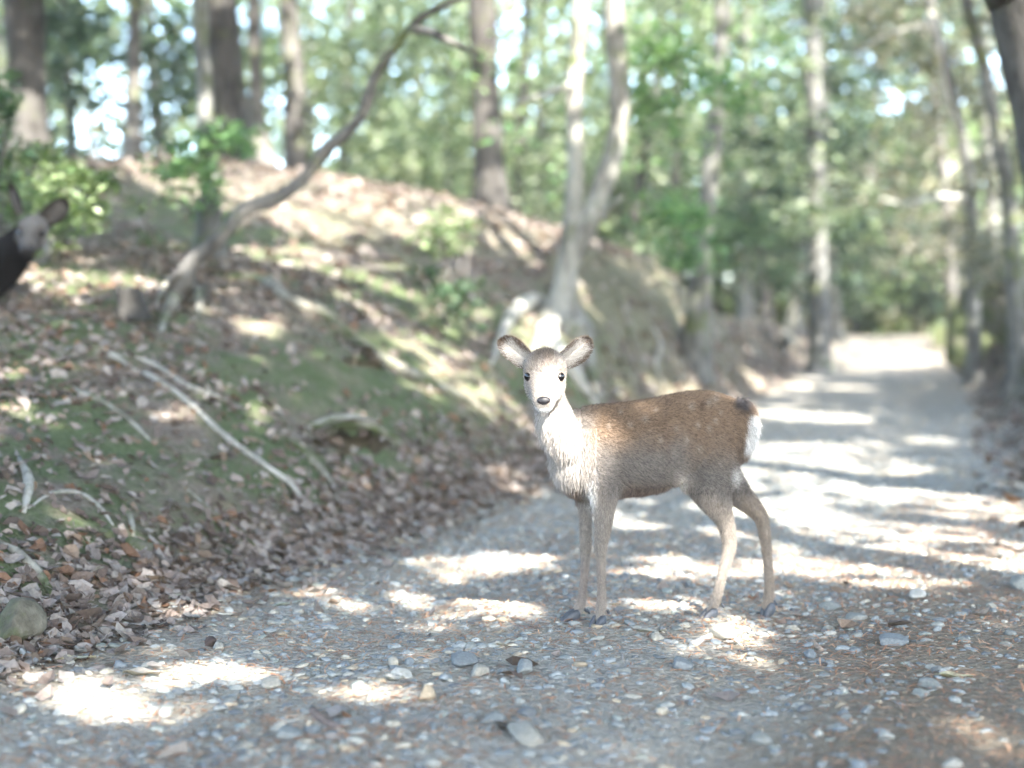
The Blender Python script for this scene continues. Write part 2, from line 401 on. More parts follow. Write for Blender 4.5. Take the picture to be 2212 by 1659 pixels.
# single stones of the photograph: u, v, half width px, half height px, colour, label
BIG = [
 (1003,1434,36,17,0,'large angular blue-grey stone with a pale fleck, touching the round pale one'),
 (1036,1454,24,15,3,'round pale grey cobble wedged between two larger blue-grey stones'),
 (1131,1450,30,17,1,'smooth rounded grey stone beside the small flat dark one'),
 (1086,1456,17,9,0,'small flat dark blue stone squeezed in between bigger cobbles'),
 (868,1460,33,13,7,'long low whitish stone half sunk near the angular blue-grey one'),
 (920,1506,25,18,5,'upright tan-grey lump of stone standing alone on the gravel'),
 (1470,1441,29,15,0,'dome-shaped slate blue stone in the clear gravel below the broken twig'),
 (1557,1371,34,17,4,'pale sandy boulder next to the broken grey twig'),
 (1418,1381,20,11,4,'flat buff stone under the long curled dry leaf'),
 (1927,1388,37,15,0,'broad flat blue-grey stone among brown needles'),
 (1982,1290,24,13,7,'egg-shaped cream stone on the shaded brown side of the track'),
 (1846,1338,28,10,2,'low greenish grey stone between the cream egg and the deer'),
 (1793,1314,25,9,2,'flat dull grey stone just behind the low greenish one'),
 (1140,1596,62,16,3,'big flat pale slab sunk in the gravel'),
 (1905,1242,18,9,2,'grey stone in the shade strip beyond the cream egg'),
 (1065,1558,36,12,1,'long blunt grey-blue stone behind the flat slab'),
 (1013,1556,20,11,1,'stubby grey stone leaning on the long blunt one'),
 (1750,1420,19,9,0,'cracked blue stone at the rim of the sunlit patch'),
 (1690,1434,14,8,5,'small yellowish cobble on the sunlit grit'),
 (1640,1429,14,7,5,'small ochre chip of rock beside the yellowish cobble'),
 (585,1485,30,13,3,'rounded whitish stone on bare sand near the leaf bank'),
 (805,1511,24,12,4,'buff oval stone on needle-strewn gravel near the leaf bank'),
 (470,1403,15,10,3,'white knob of rock beside a dark pine cone'),
 (150,1537,38,14,7,'pale boulder bleached by the sun patch at the bank foot'),
 (2010,1480,34,14,2,'greenish ring-shaped cobble on bare earth'),
 (1985,1500,26,9,2,'small greenish stone tucked behind the ring-shaped cobble'),
 (620,1590,40,15,1,'broad grey cobble sunk in sand under the leaf bank'),
 (1640,1600,34,13,2,'low grey stone on bare brown earth away from the deer'),
 (2205,1262,34,20,2,'mossy grey-green rock at the brown verge of the track'),
]
BIGXY = []
for (u,v,rw,rh,c,lab) in BIG:
    p = G(u,v+rh*.6); BIGXY.append((p[0],p[1],rw*p[1]/FPX/2.16016))
def gravel(n, s0, s1, size, level, seed, far=False):
    rg = np.random.default_rng(seed)
    s = rg.uniform(s0, s1, n); t = rg.uniform(-1.5, TL+.12, n)
    x, y = st2xy(s, t); z = H(x, y)
    p = np.clip(1.1-.85*np.clip((.90-t+.3*wob(x,y,2.0))/.9,0,1)*np.clip((7-s)/3,.2,1), 0, 1)*np.clip(.90+.75*wob(x,y,2.3)+.35*wob(y,x,5.0),.35,1)
    p = p*np.where(t>TL-.25,.5,1)
    for (bx,by,br) in BIGXY: p = np.where((x-bx)**2+(y-by)**2 < (br*1.15)**2, 0, p)
    ok = onframe(x,y,z) & (rg.uniform(size=n)<p)
    x,y,z = x[ok],y[ok],z[ok]; n = len(x)
    sz = size*np.exp(rg.normal(size=n)*.48); sz = np.clip(sz, size*.4, size*2.4)
    sc = np.stack([sz, sz*rg.uniform(.55,.95,n), sz*rg.uniform(.25,.5,n)],-1)
    R = frames(nrm(x,y)+rg.normal(size=(n,3))*.14, rg.uniform(0,6.28,n))
    R = R/np.linalg.norm(R,axis=1,keepdims=True)
    c = GCOL[rg.choice(len(GCOL), n, p=GP)]*rg.uniform(.68,1.25,(n,1))
    pr = stone_protos(level, 10, seed)
    pos = np.stack([x,y,z+sc[:,2]*rg.uniform(-.1,.55,n)+.004],-1)
    return scatter(pr, rg.integers(0,10,n), pos, R, sc, c)
parts = [gravel(22000, 2.0, 4.8, .0104, 2, 11), gravel(40000, 4.6, 8.5, .0115, 1, 12), gravel(16000, 8.3, 15, .016, 1, 13), gravel(18000, 2.0, 5.2, .0048, 1, 14)]
V = []; F = []; C = []; off = 0
for v,f,c in parts:
    V.append(v); C.append(c); F += [q+off for q in f]; off += len(v)
g = link('gravel', mesh_np('gravel', np.concatenate(V), F, np.concatenate(C)), M['stone'], gravel_path); g['kind'] = 'stuff'

# stones of the path surface that can be told apart
SP = [mesh_np('stone', v, f, None) for v,f in stone_protos(3, 10, 21)]
SM = []
for k,c in enumerate(GCOL[:9]*.82):
    m = M['stone'].copy(); m.name = 'stone_tone'
    at = [n for n in m.node_tree.nodes if n.type=='ATTRIBUTE'][0]
    rgb = m.node_tree.nodes.new('ShaderNodeRGB'); rgb.outputs[0].default_value = (*[float(q) for q in c],1)
    for l in list(at.outputs['Color'].links): m.node_tree.links.new(rgb.outputs[0], l.to_socket)
    SM.append(m)
STM = {}
def stone_mesh(k, c):
    if (k,c) not in STM:
        me = SP[k].copy(); me.name = 'stone'; me.materials.append(SM[c]); STM[(k,c)] = me
    return STM[(k,c)]
def put_stone(name, x, y, sx, sy, sz, k, c, ang, parent=None, sink=.25):
    o = bpy.data.objects.new(name, stone_mesh(k, c)); COL.objects.link(o)
    n = nrm(np.array([x]),np.array([y]))
    Rm = frames(n, np.array([ang]))[0]
    o.matrix_world = Matrix.Translation((x,y,hz(x,y)+sz*(1-2*sink))) @ Matrix(Rm.tolist()).to_4x4() @ Matrix.Diagonal((sx,sy,sz,1))
    if parent is not None: o.parent = parent
    return o
rg = np.random.default_rng(5); cnt = 0; taken = []
def overlaps(x, y, r):
    for q in taken:
        if (q[0]-x)**2+(q[1]-y)**2 < (q[2]+r)**2: return True
    taken.append((x,y,r)); return False
for i,(u,v,rw,rh,c,lab) in enumerate(BIG):
    p = G(u, v+rh*.6); px = p[1]/FPX/2.16016
    sx = rw*px*1.2; sz = rh*px*1.25; sy = sx*rg.uniform(.6,.85)
    o = put_stone('cobble', p[0], p[1], sx, sy, max(sz, sx*.30), i%10, c, rg.uniform(-.5,.5), sink=.2)
    taken.append((p[0],p[1],sx)); tag(o, lab, 'stone', 'loose stones lying on the gravel track')
while cnt < 290:
    s = rg.uniform(2.3, 7.5); t = rg.uniform(-1.3, TL+.05); x, y = st2xy(s, t)
    if not onframe(np.array([x]),np.array([y]),np.array([0.]))[0]: continue
    r = float(np.clip(np.exp(rg.normal()*.35)*.0165, .010, .036))*(1 if y<4.6 else 1.2)
    if overlaps(x, y, r): continue
    put_stone('stone', float(x), float(y), r, r*rg.uniform(.6,.9), r*rg.uniform(.35,.6), int(rg.integers(10)), int(rg.choice(9,p=GP)), rg.uniform(0,6.28), gravel_path)
    cnt += 1

# ------------------------------------------------------------------ fallen leaves and needles
def leaf_protos(seed, n=6):
    rg = np.random.default_rng(seed); out = []
    F = np.array([[0,1,2],[0,2,3],[1,4,5],[1,5,2],[2,5,6],[2,6,3],[4,7,5],[5,7,6]])
    for k in range(n):
        w1, w2 = rg.uniform(.24,.36), rg.uniform(.22,.34)
        P = np.array([(-.5,0,0),(-.17,-w1,0),(-.17,0,0),(-.17,w1,0),(.2,-w2,0),(.2,0,0),(.2,w2,0),(.55,0,0)], float)
        P[:,:2] += .085*rg.normal(size=(8,2))
        fold, curl = rg.uniform(.1,.9), rg.uniform(-.6,.9)
        P[:,2] += fold*np.abs(P[:,1])*.8 + curl*(P[:,0]**2)*.8 + .05*rg.normal(size=8)
        out.append((P, F))
    return out
LCOL = np.array([(.285,.235,.215),(.205,.16,.142),(.345,.30,.28),(.145,.105,.088),(.245,.175,.13),(.35,.31,.285),(.105,.075,.06),(.215,.12,.075)])
LCOL = LCOL*np.array([.70,.71,.70])*.95
LP = np.array([.2,.2,.17,.13,.1,.07,.08,.05]); LP /= LP.sum()
LPROT = leaf_protos(31, 10)
def litter(n, s0, s1, t0, t1, size, seed, dens):
    rg = np.random.default_rng(seed)
    s = rg.uniform(s0,s1,n); t = rg.uniform(t0,t1,n); x,y = st2xy(s,t); z = H(x,y)
    nn = nrm(x,y)
    inhole = np.zeros(n,bool)
    for g_,rx_,rz_,dp in POCK: inhole |= (np.abs(x-g_[0])<rx_*1.05)&(np.abs(y-g_[1])<rz_*1.5)
    ok = ~inhole&(np.abs(x/np.maximum(y,.1))<.45)&(y>2.2)&(rg.uniform(size=n)<dens(x,y,s,t,nn))
    x,y,z,nn = x[ok],y[ok],z[ok],nn[ok]; n = len(x)
    sz = size*np.clip(np.exp(rg.normal(size=n)*.35),.45,1.9)
    q = nn+rg.normal(size=(n,3))*.38; q /= np.linalg.norm(q,axis=1,keepdims=True)
    R = frames(q, rg.uniform(0,6.28,n))
    c = LCOL[rg.choice(len(LCOL),n,p=LP)]*rg.uniform(.75,1.2,(n,1))
    pos = np.stack([x,y,z+sz*.10*rg.uniform(.2,1.6,n)],-1)
    return scatter(LPROT, rg.integers(0,10,n), pos, R, np.repeat(sz[:,None],3,1), c)
def d_bank(x,y,s,t,nn):
    pd = t-TL
    mossy = np.clip(.5+.9*wob(x*1.0,y*1.0,1.5),0.0,1)
    apron = np.exp(-((pd-.22)/.28)**2)
    d = .95*apron + np.where(pd>.15, np.clip((nn[:,2]-.76)/.15,.14,1)*(.28+.75*mossy)*np.where((pd>.5)&(s<12),.52,1), 0)
    d = d*np.where(pd<.02, .35, 1)*np.where(pd<-.15,.15,1)
    return np.clip(d,0,1)
def d_right(x,y,s,t,nn): return np.clip(.06+.9*np.clip((s-6.5)/3,0,1)*np.clip((TR+.25-t)/.35,0,1),0,1)
def d_path(x,y,s,t,nn): return np.full(len(x), .05)
LL = [litter(90000, 1.5, 9, TL-.3, TL+4.5, .038, 41, d_bank), litter(34000, 9, 22, TL-.1, TL+7, .062, 42, d_bank),
      litter(20000, 5, 24, TR-3.5, TR+.25, .062, 43, d_right), litter(3000, 2, 9, -1.3, TL, .045, 44, d_path)]
V = []; F = []; C = []; off = 0
for v,f,c in LL:
    V.append(v); C.append(c); F += [q+off for q in f]; off += len(v)
g = link('leaf_litter', mesh_np('leaf_litter', np.concatenate(V), F, np.concatenate(C), False), M['litter'], forest_floor); g['kind'] = 'stuff'
# the leaves that show largest, one by one
LMS = []
for k in range(6):
    for c in range(4):
        v,f = LPROT[k]; LMS.append(mesh_np('fallen_leaf', v, f, np.repeat(LCOL[[0,2,1,5]][c:c+1],len(v),0), False)); LMS[-1].materials.append(M['litter'])
rg = np.random.default_rng(51); cnt = 0
while cnt < 280:
    s = rg.uniform(2.5,6.0); t = TL + rg.normal()*.22+.18; x,y = st2xy(s,t)
    if abs(x/y)>.37 or y<2.8: continue
    o = bpy.data.objects.new('fallen_leaf', LMS[int(rg.integers(24))]); COL.objects.link(o)
    nn = nrm(np.array([x]),np.array([y]))+rg.normal(size=(1,3))*.3; nn /= np.linalg.norm(nn)
    o.matrix_world = Matrix.Translation((x,y,hz(x,y)+.012)) @ Matrix(frames(nn,rg.uniform(0,6.28,1))[0].tolist()).to_4x4() @ Matrix.Scale(float(rg.uniform(.036,.058)),4)
    o.parent = forest_floor; cnt += 1
# rust-coloured needles strewn over the path
rg = np.random.default_rng(61); n = 64000
s = rg.uniform(2,8,n); t = rg.uniform(-1.6,TL,n); x,y = st2xy(s,t); z = H(x,y)
ok = onframe(x,y,z)&(rg.uniform(size=n)<np.clip(.15+.8*np.clip(.2+1.1*wob(x+3,y,2.1),0,1)+.3*(t<.3),0,1)); x,y,z = x[ok],y[ok],z[ok]; n = len(x)
PV = np.array([(-.5,-.022,0),(-.5,.022,0),(0,-.026,.06),(0,.026,.06),(.5,-.015,0),(.5,.015,0)]); PF = np.array([[0,2,3,1],[2,4,5,3]])
q = nrm(x,y)+rg.normal(size=(n,3))*.15; q /= np.linalg.norm(q,axis=1,keepdims=True)
ln = rg.uniform(.012,.042,n)
V,F,C = scatter([(PV,PF)], np.zeros(n,int), np.stack([x,y,z+rg.uniform(.004,.014,n)],-1), frames(q,rg.uniform(0,6.28,n)), np.stack([ln,np.maximum(ln,.03)*2.2,ln],-1),
  np.array([(.36,.19,.11),(.28,.15,.09),(.44,.27,.17),(.22,.13,.09)])[rg.integers(0,4,n)])
g = link('fallen_needles', mesh_np('fallen_needles', V, F, C), M['needle'], gravel_path); g['kind'] = 'stuff'

# ------------------------------------------------------------------ roots on the bank
def root(pts, w, label, mat='root', lift=.35, name='exposed_root', seed=0, parent=None, d0=2.0, taper=True):
    P = [G(u,v,d0) for u,v in pts]; P = np.array(P)
    rr = []
    for i,(u,v) in enumerate(pts):
        ww = w[i] if isinstance(w,(list,tuple)) else w
        r = ww*.5*P[i][1]/FPX/2.16016
        if taper and i in (0,len(pts)-1): r *= .45
        rr.append(r)
        P[i][2] += r*lift*(1 if 0<i<len(pts)-1 else -.6)
    V,F = tube(P, rr, 9, .22, seed)
    o = link(name, mesh_np(name, V-P[0], F), M[mat]); o.location = P[0]
    if parent: 
        o.parent = parent; o.matrix_parent_inverse = Matrix.Translation(-Vector(parent.location))
    else: tag(o, label, 'root', 'roots laid bare on the bank')
    return o
root([(300,800),(335,825),(400,870),(480,945),(560,1005),(620,1050),(668,1095)], 13, 'long straight pale root slanting down the mossy bank', 'root_pale', .9)
root([(205,760),(245,775),(300,805)], 14, 'short pale root stub above the long straight one', 'root_pale', .8)
root([(240,762),(330,790),(400,835),(450,855),(500,870)], 11, 'thin whitish root running level above the long straight one', 'root_pale', .6)
root([(600,942),(650,980),(700,1030),(750,1090)], 16, 'shorter curved root below the hollow, parallel to the long straight one', 'root', .8)
root([(470,596),(560,612),(620,655),(700,690),(760,735),(830,785),(900,822),(970,852),(1060,892)], [26,32,30,26,24,26,28,22,12], 'thick mossy root winding along the lip of the bank', 'root', .45)
root([(655,925),(720,922),(790,930),(868,958)], [16,24,26,20], 'weathered root roofing the dark hollow in the bank', 'root', 1.1)
root([(640,640),(680,665),(730,690)], 18, 'stubby root branching off the mossy lip root', 'root', .7)
root([(145,835),(210,868),(270,905),(335,962)], 13, 'earth-covered root crossing the dark mossy slope', 'root', .5)
root([(-10,1165),(40,1205),(90,1255),(120,1300)], 20, 'gnarled root curling round the mossy boulder', 'root', .7)
root([(60,1105),(110,1072),(170,1072),(215,1100),(245,1138)], 9, 'thin arched rootlet looping over green moss', 'root_pale', .9)
root([(380,1040),(450,1100),(530,1165),(590,1215)], 8, 'slender dark root sliding down into the leaf drift', 'root', .6)
root([(40,990),(62,1050),(50,1110)], 22, 'stout pale snag of root poking out of dark leaves', 'root_pale', .8)
root([(260,1090),(280,1120),(290,1165)], 14, 'short root knuckle in the leaf drift near green moss', 'root', .7)
root([(300,1320),(360,1300),(430,1275),(490,1255),(520,1270)], 7, 'bent grey stick lying along the edge of the leaf drift', 'root', 1.2, name='fallen_stick')
# dark end of the cavity and hollow stump beside the leaning trunk
def stump(u, v, r, h, lean, label, seed):
    p = G(u,v); th = np.linspace(0,2*np.pi,17)[:-1]; rg = np.random.default_rng(seed)
    rim = 1+.25*np.sin(2*th+seed)+.18*np.sin(5*th+1)+.1*rg.normal(size=16)
    V = []; zz = [-.05,.02,.4,.85,1.0,.9,.35,0.02]; rr = [1.5,1.15,.95,.85,.8,.62,.55,.5]
    for z,q in zip(zz,rr):
        top = h*(z if z<.3 else z*(.75+.35*rim/1.2))
        V.append(np.stack([np.cos(th)*r*q*(.8+.2*rim)+lean[0]*z, np.sin(th)*r*q*(.8+.2*rim)+lean[1]*z, top*np.ones(16)],-1))
    V = np.concatenate(V); m = len(zz)
    i,j = np.meshgrid(np.arange(m-1),np.arange(16),indexing='ij')
    F = np.stack([i*16+j,i*16+(j+1)%16,(i+1)*16+(j+1)%16,(i+1)*16+j],-1).reshape(-1,4)
    o = link('hollow_stump', mesh_np('hollow_stump', V, F), M['bark_dark']); o.location = p; tag(o,label,'stump')
    return o
stump(290, 690, .075, .15, (-.03,-.02), 'broken hollow stump with a dark split facing the track', 3)
# boulders
for (u,v,rw,rh,c,lab) in [(35,1345,75,62,5,'mossy rounded boulder half buried in brown leaves at the bank foot'),
                          (300,1180,42,20,5,'small moss-topped rock in the leaf drift'),
                          (235,1155,26,12,1,'grey-blue flat rock beside the moss-topped one')]:
    p = G(u,v+rh*.5); px = p[1]/FPX/2.16016
    o = put_stone('boulder', p[0], p[1], rw*px, rw*px*.9, rh*px, (u*7)%10, c, .4, sink=.3)
    o.material_slots[0].link = 'OBJECT'; o.material_slots[0].material = M['rock_moss']; tag(o, lab, 'rock')
for (u,v,d,rw,rh,lab) in [(2085,700,20,75,60,'dark mossy boulder where the right bank meets the far track'),
                          (2165,660,18,70,80,'tall dark rock wedged behind the mossy boulder'),
                          (2200,580,18,60,60,'sunlit pale rock face high on the right bank'),
                          (2035,728,25,40,26,'low dark rock at the far bend of the track')]:
    p = W(u,v,d); px = d/FPX/2.16016
    o = put_stone('bank_rock', p[0], p[1], rw*px, rw*px*.8, rh*px, (u*3)%10, 5, .8, sink=.2)
    o.location.z = p[2]
    gz = hz(p[0],p[1])
    if p[2]-rh*px > gz-.05:
        sz = (p[2]+rh*px-gz)/2+.05; o.scale[2] = sz; o.location.z = gz+sz-.1
    o.material_slots[0].link = 'OBJECT'; o.material_slots[0].material = M['rock_moss']; tag(o, lab, 'rock')

# ------------------------------------------------------------------ sun gaps in the canopy (where the photograph's ground is sunlit)
GAPS = []
def gap(u, v, ru, rv, k=1.0, d0=2.0):
    c = G(u,v,d0); a = G(u+ru,v,d0); b = G(u,v+rv,d0); b2 = G(u,v-rv,d0)
    rx = max(abs(a[0]-c[0]), .05)*k; ry = max(min(abs(b[1]-b2[1])*.5, 1.6), .05)*k
    GAPS.append((c[0],c[1],c[2],rx,ry))
for q in [(190,1515,140,32),(300,1440,40,14),(1050,1222,95,20),(880,1312,190,22),(1130,1325,70,16),(1400,1312,95,16),(1590,1402,120,26),
          (1560,1216,110,9),(1690,1236,110,13),(1880,1180,240,60),(1740,1098,130,22),(1760,1015,230,62),(1960,958,110,10),(2090,1092,120,26),
          (1930,765,150,26),(1900,735,120,12),(2090,1585,60,28),(1340,1095,60,30),(1130,1055,70,26),
          (205,612,150,30),(120,622,70,24),(290,600,60,22),(390,895,55,22),(545,905,36,55),(955,790,125,66),(1055,858,80,55),(600,558,75,20),(830,492,75,32),
          (740,415,190,30),(900,395,90,30),(680,560,50,20),(1190,730,50,70),(1645,645,22,20),(1700,722,24,24),(1742,782,20,20),
          (1150,480,60,20),(520,470,50,20),(420,1340,60,14),(900,640,60,14),(760,590,60,14),
          (1560,1110,90,16),(1400,1240,70,10),(700,1290,60,12),(2030,1160,80,14)]:
    gap(*q)
rg = np.random.default_rng(88)
for k in range(95):
    gu, gv = rg.uniform(480,2200), rg.uniform(370,720); ga, gb = rg.uniform(10,38), rg.uniform(6,18)
    if 1050 < gu < 1800 and gv > 400: continue
    gap(gu, gv, ga, gb)
for k in range(26):
    gap(rg.uniform(0,900), rg.uniform(560,1000), rg.uniform(6,20), rg.uniform(4,12))
for q in [(960,1335,160,22),(500,1470,90,18),(760,1500,50,12),(1480,1330,70,12),(1650,1370,60,14),(100,1480,80,20),(1600,1150,70,10),(1800,1040,90,14),(240,1560,90,22),(1150,1280,60,10)]:
    gap(*q)
DEERGAPS = []        # (point, radius): shafts of sun reaching the deer
def CP(cx, cy, d):   # pixel of the enlarged deer view -> world
    return W((1800+.72333*cx)*.576042, (1200+.72333*cy)*.576042, d)
for cx,cy,d,r in [(440,235,4.0,.042),(445,320,3.97,.042),(430,400,4.0,.045),(430,480,4.05,.05),(350,600,4.05,.06),(400,570,4.06,.06),(480,640,4.06,.09),(470,740,4.05,.075),(440,560,4.06,.07),(520,560,4.08,.04),
                  (500,150,4.05,.05),(540,200,4.05,.04),(160,190,4.05,.035),(200,160,4.05,.03),(525,1100,4.18,.03),(1320,1180,4.25,.03),(1275,1300,4.25,.03)]:
    DEERGAPS.append((CP(cx,cy,d), r))
for u,v,d,r in [(1040,40,17,.40),(1045,100,17,.25),(60,330,15,.35),(1222,560,10,.06),(1240,400,10,.06),(1240,300,10,.05),(1335,300,10,.06),(1215,640,10,.08),(565,345,16,.2),(640,200,18,.12),(620,120,18,.12),
    (1760,360,21,.14),(1765,580,21,.25),(1752,150,21,.12),(1545,400,14,.06),(2080,330,17,.12),(2150,300,14,.1),(2190,470,14,.1),(290,200,15,.12),(800,210,8,.06),(700,345,8,.06),(445,250,9.6,.05),
    (150,440,8.2,.22),(100,380,8.3,.18),(470,310,9.4,.12),(400,350,9.3,.1),(1380,100,11.8,.4),(1480,120,13,.3),(1560,230,13,.2),(1120,280,13,.4),(1480,520,12,.25),(970,500,11,.3),(980,650,9.8,.2)]:
    DEERGAPS.append((W(u,v,d), r))
rg = np.random.default_rng(89)
for k in range(110):
    DEERGAPS.append((W(rg.uniform(650,2212), rg.uniform(0,620), rg.uniform(11,24)), rg.uniform(.10,.38)))
def keep_leaf(P, r=0.03):
    """False for leaves that would stand in one of the sun shafts"""
    keep = np.ones(len(P), bool); stay = np.random.default_rng(len(P)).uniform(size=len(P)) < .10
    for (gx,gy,gz,rx,ry) in GAPS:
        k = (P[:,2]-gz)/TOSUN[2]
        ax = P[:,0]-TOSUN[0]*k; ay = P[:,1]-TOSUN[1]*k; dx = ax-gx; dy = ay-gy
        e = (dx/(rx*1.3+r))**2+(dy/(ry*1.3+r))**2
        near = e < 2.5
        if near.any():
            e = e + np.where(near, .42*wob(ax,ay,5.5)+.28*wob(ay,ax,11.0), 0)
            keep &= ~((e < 1) & (k > .3) & ~stay)
    for p,rad in DEERGAPS:
        q = P-p; k = q@TOSUN; e = q-k[:,None]*TOSUN
        keep &= ~((np.linalg.norm(e,axis=1) < rad+r*.8) & (k > .25))
    return keep

# ------------------------------------------------------------------ trees
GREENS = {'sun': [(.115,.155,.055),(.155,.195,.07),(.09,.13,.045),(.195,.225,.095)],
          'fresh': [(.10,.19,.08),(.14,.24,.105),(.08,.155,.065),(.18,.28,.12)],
          'glow': [(.21,.245,.12),(.28,.30,.165),(.16,.20,.09),(.34,.35,.21)],  # paler leaf colours that paint sunlit brightness into the background foliage
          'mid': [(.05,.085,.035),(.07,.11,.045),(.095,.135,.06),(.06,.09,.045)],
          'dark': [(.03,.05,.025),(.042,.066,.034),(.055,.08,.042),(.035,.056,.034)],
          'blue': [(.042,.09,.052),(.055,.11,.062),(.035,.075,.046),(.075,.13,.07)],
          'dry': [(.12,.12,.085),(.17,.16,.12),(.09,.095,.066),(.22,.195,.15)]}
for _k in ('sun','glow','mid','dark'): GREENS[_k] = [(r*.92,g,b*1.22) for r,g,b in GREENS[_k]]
LEAF = (np.array([(-.5,0,0),(-.05,-.3,.06),(.5,0,-.05),(-.05,.3,.06)]), np.array([[0,1,2,3]]))
def leafcloud(C, size, palette, seed, flat=.6, sv=.3):
    rg = np.random.default_rng(seed); n = len(C)
    q = rg.normal(size=(n,3)); q[:,2] = np.abs(q[:,2])+flat*1.5; q /= np.linalg.norm(q,axis=1,keepdims=True)
    sz = size*np.clip(1+sv*rg.normal(size=n),.4,2)
    pal = np.array(GREENS[palette]) if isinstance(palette,str) else np.array(palette)
    c = pal[rg.integers(0,len(pal),n)]*rg.uniform(.75,1.25,(n,1))
    return scatter([LEAF], np.zeros(n,int), C, frames(q,rg.uniform(0,6.28,n)), np.repeat(sz[:,None],3,1), c)
def clumps(centres, rad, per, seed, squash=.6):
    rg = np.random.default_rng(seed); out = []
    for c in centres:
        n = max(3,int(per*rg.uniform(.6,1.4))); d = rg.normal(size=(n,3)); d /= np.linalg.norm(d,axis=1,keepdims=True)
        d *= rg.uniform(.15,1,(n,1))**.5*rad*rg.uniform(.7,1.3); d[:,2] *= squash
        out.append(np.asarray(c)+d)
    return np.concatenate(out)
TREES = []      # every tree: dict(root, top, mat, leaves[])
def tree(name, label, cat, pts, rad, mat, group=None, flare=1.6, seed=0, top=7.5, sides=12, extra=(), palette='mid', canopy=True, lump=.10):
    """pts: trunk centre line in the world from the ground up; extra: more stems [(pts, radii)]"""
    P = [np.array(p,float) for p in pts]; r = list(rad)
    b = P[0].copy(); b[2] = hz(b[0],b[1])
    root_ = thing(name, label, cat, b, group)
    if top is not None and P[-1][2] < top:
        d = (P[-1]-P[-2]); d /= np.linalg.norm(d); d = d*.4+np.array([0,0,.6]); d /= np.linalg.norm(d)
        L = (top-P[-1][2])/max(d[2],.3)
        P.append(P[-1]+d*L*.5); P.append(P[-1]+d*L*.5); r += [r[-1]*.8, r[-1]*.5]
    P0 = P[0].copy(); P0[2] = min(P0[2], b[2])-.12
    up = P[0]+(P[1]-P[0])*min(.35/max(np.linalg.norm(P[1]-P[0]),.1),.4)
    PP = [P0, P[0]*np.array([1,1,0])+np.array([0,0,max(P[0][2],b[2])+.02]), up]+P[1:]; RR = [r[0]*flare*1.15, r[0]*flare, r[0]*1.08]+r[1:]
    V,F = tube(PP, RR, sides, lump, seed)
    link('trunk', mesh_np('trunk', V, F), M[mat], root_)
    for k,(ep,er) in enumerate(extra):
        V,F = tube(ep, er, 10, lump, seed+k+1)
        link('stem' if k==0 and er[0]>.05 else 'branch', mesh_np('branch', V, F), M[mat], root_)
    t = dict(root=root_, top=P[-1], P=P, mat=mat, pal=palette, leaves=[], seed=seed, canopy=canopy, r=r)
    TREES.append(t); return t
def hang(t, regions, size, palette, per, seed, carve=True, flat=.6, squash=.6):
    """foliage of tree t seen in the picture: regions = [(u, v, d, ru, rv, n clumps, clump radius m)]"""
    rg = np.random.default_rng(seed); cs = []
    for (u,v,d,ru,rv,n,rad) in regions:
        c = []
        for k in range(n):
            a = rg.uniform(0,6.28); q = rg.uniform(0,1)**.5
            c.append(W(u+ru*q*math.cos(a), v+rv*q*math.sin(a), d+rg.normal()*rad*1.2))
        cs.append(clumps(c, rad, per, int(rg.integers(1e6)), squash))
    C = np.concatenate(cs)
    C = C[C[:,2] > H(C[:,0],C[:,1])+.03]
    if carve: C = C[keep_leaf(C,.02)]
    t['leaves'].append(leafcloud(C, size, palette, seed+1, flat))
    return t
def up(u0, v0, d, u1, v1, d1=None, mid=None):
    g = G(u0,v0) if d is None else W(u0,v0,d)
    if d is not None: g[2] = hz(g[0],g[1])
    dd = d1 or g[1]
    out = [g]
    for m in (mid or []): out.append(W(m[0],m[1],m[2] if len(m)>2 else dd))
    out.append(W(u1,v1,dd)); return out

t1 = tree('tree', 'massive dark tree trunk with a sunlit foot behind the leafy shrub', 'tree', up(62,400,15,50,-20,15,[(60,250)]), [.25,.21,.20], 'bark_dark', seed=1, flare=1.3)
t2 = tree('tree', 'thin pinkish-tan sapling in front of the sky gap', 'tree', up(288,370,15,292,-20,15,[(290,180)]), [.09,.075,.06], 'bark_brown', seed=2)
t3 = tree('tree', 'slim straight grey tree rising beside the foot of the leaning trunk', 'tree', up(455,520,9.6,432,-20,9.6,[(450,330),(440,150)]), [.075,.06,.055,.052], 'bark_mid', seed=3)
t4 = tree('tree', 'very thick dark trunk directly behind the slim straight grey tree', 'tree', up(490,360,17,470,-20,17,[(490,180)]), [.28,.24,.23], 'bark_dark', seed=4)
t5 = tree('tree', 'narrow reddish-brown trunk with spreading sunlit roots on the ridge', 'tree', up(565,370,16,548,-20,16,[(553,200)]), [.10,.08,.075], 'bark_brown', seed=5, flare=2.0)
t6 = tree('tree', 'mottled mossy trunk dark at its foot on the ridge', 'tree', up(640,365,18,622,-20,18,[(635,200)]), [.16,.135,.13], 'bark_brown', seed=6)
t7 = tree('tree', 'trunk with blazing white top and shadowed foot on the ridge crest', 'tree', up(1060,445,17,1040,-20,17,[(1052,250),(1045,100)]), [.20,.165,.165,.17], 'bark_dark', seed=7, flare=1.3)
b8 = G(1212,702)
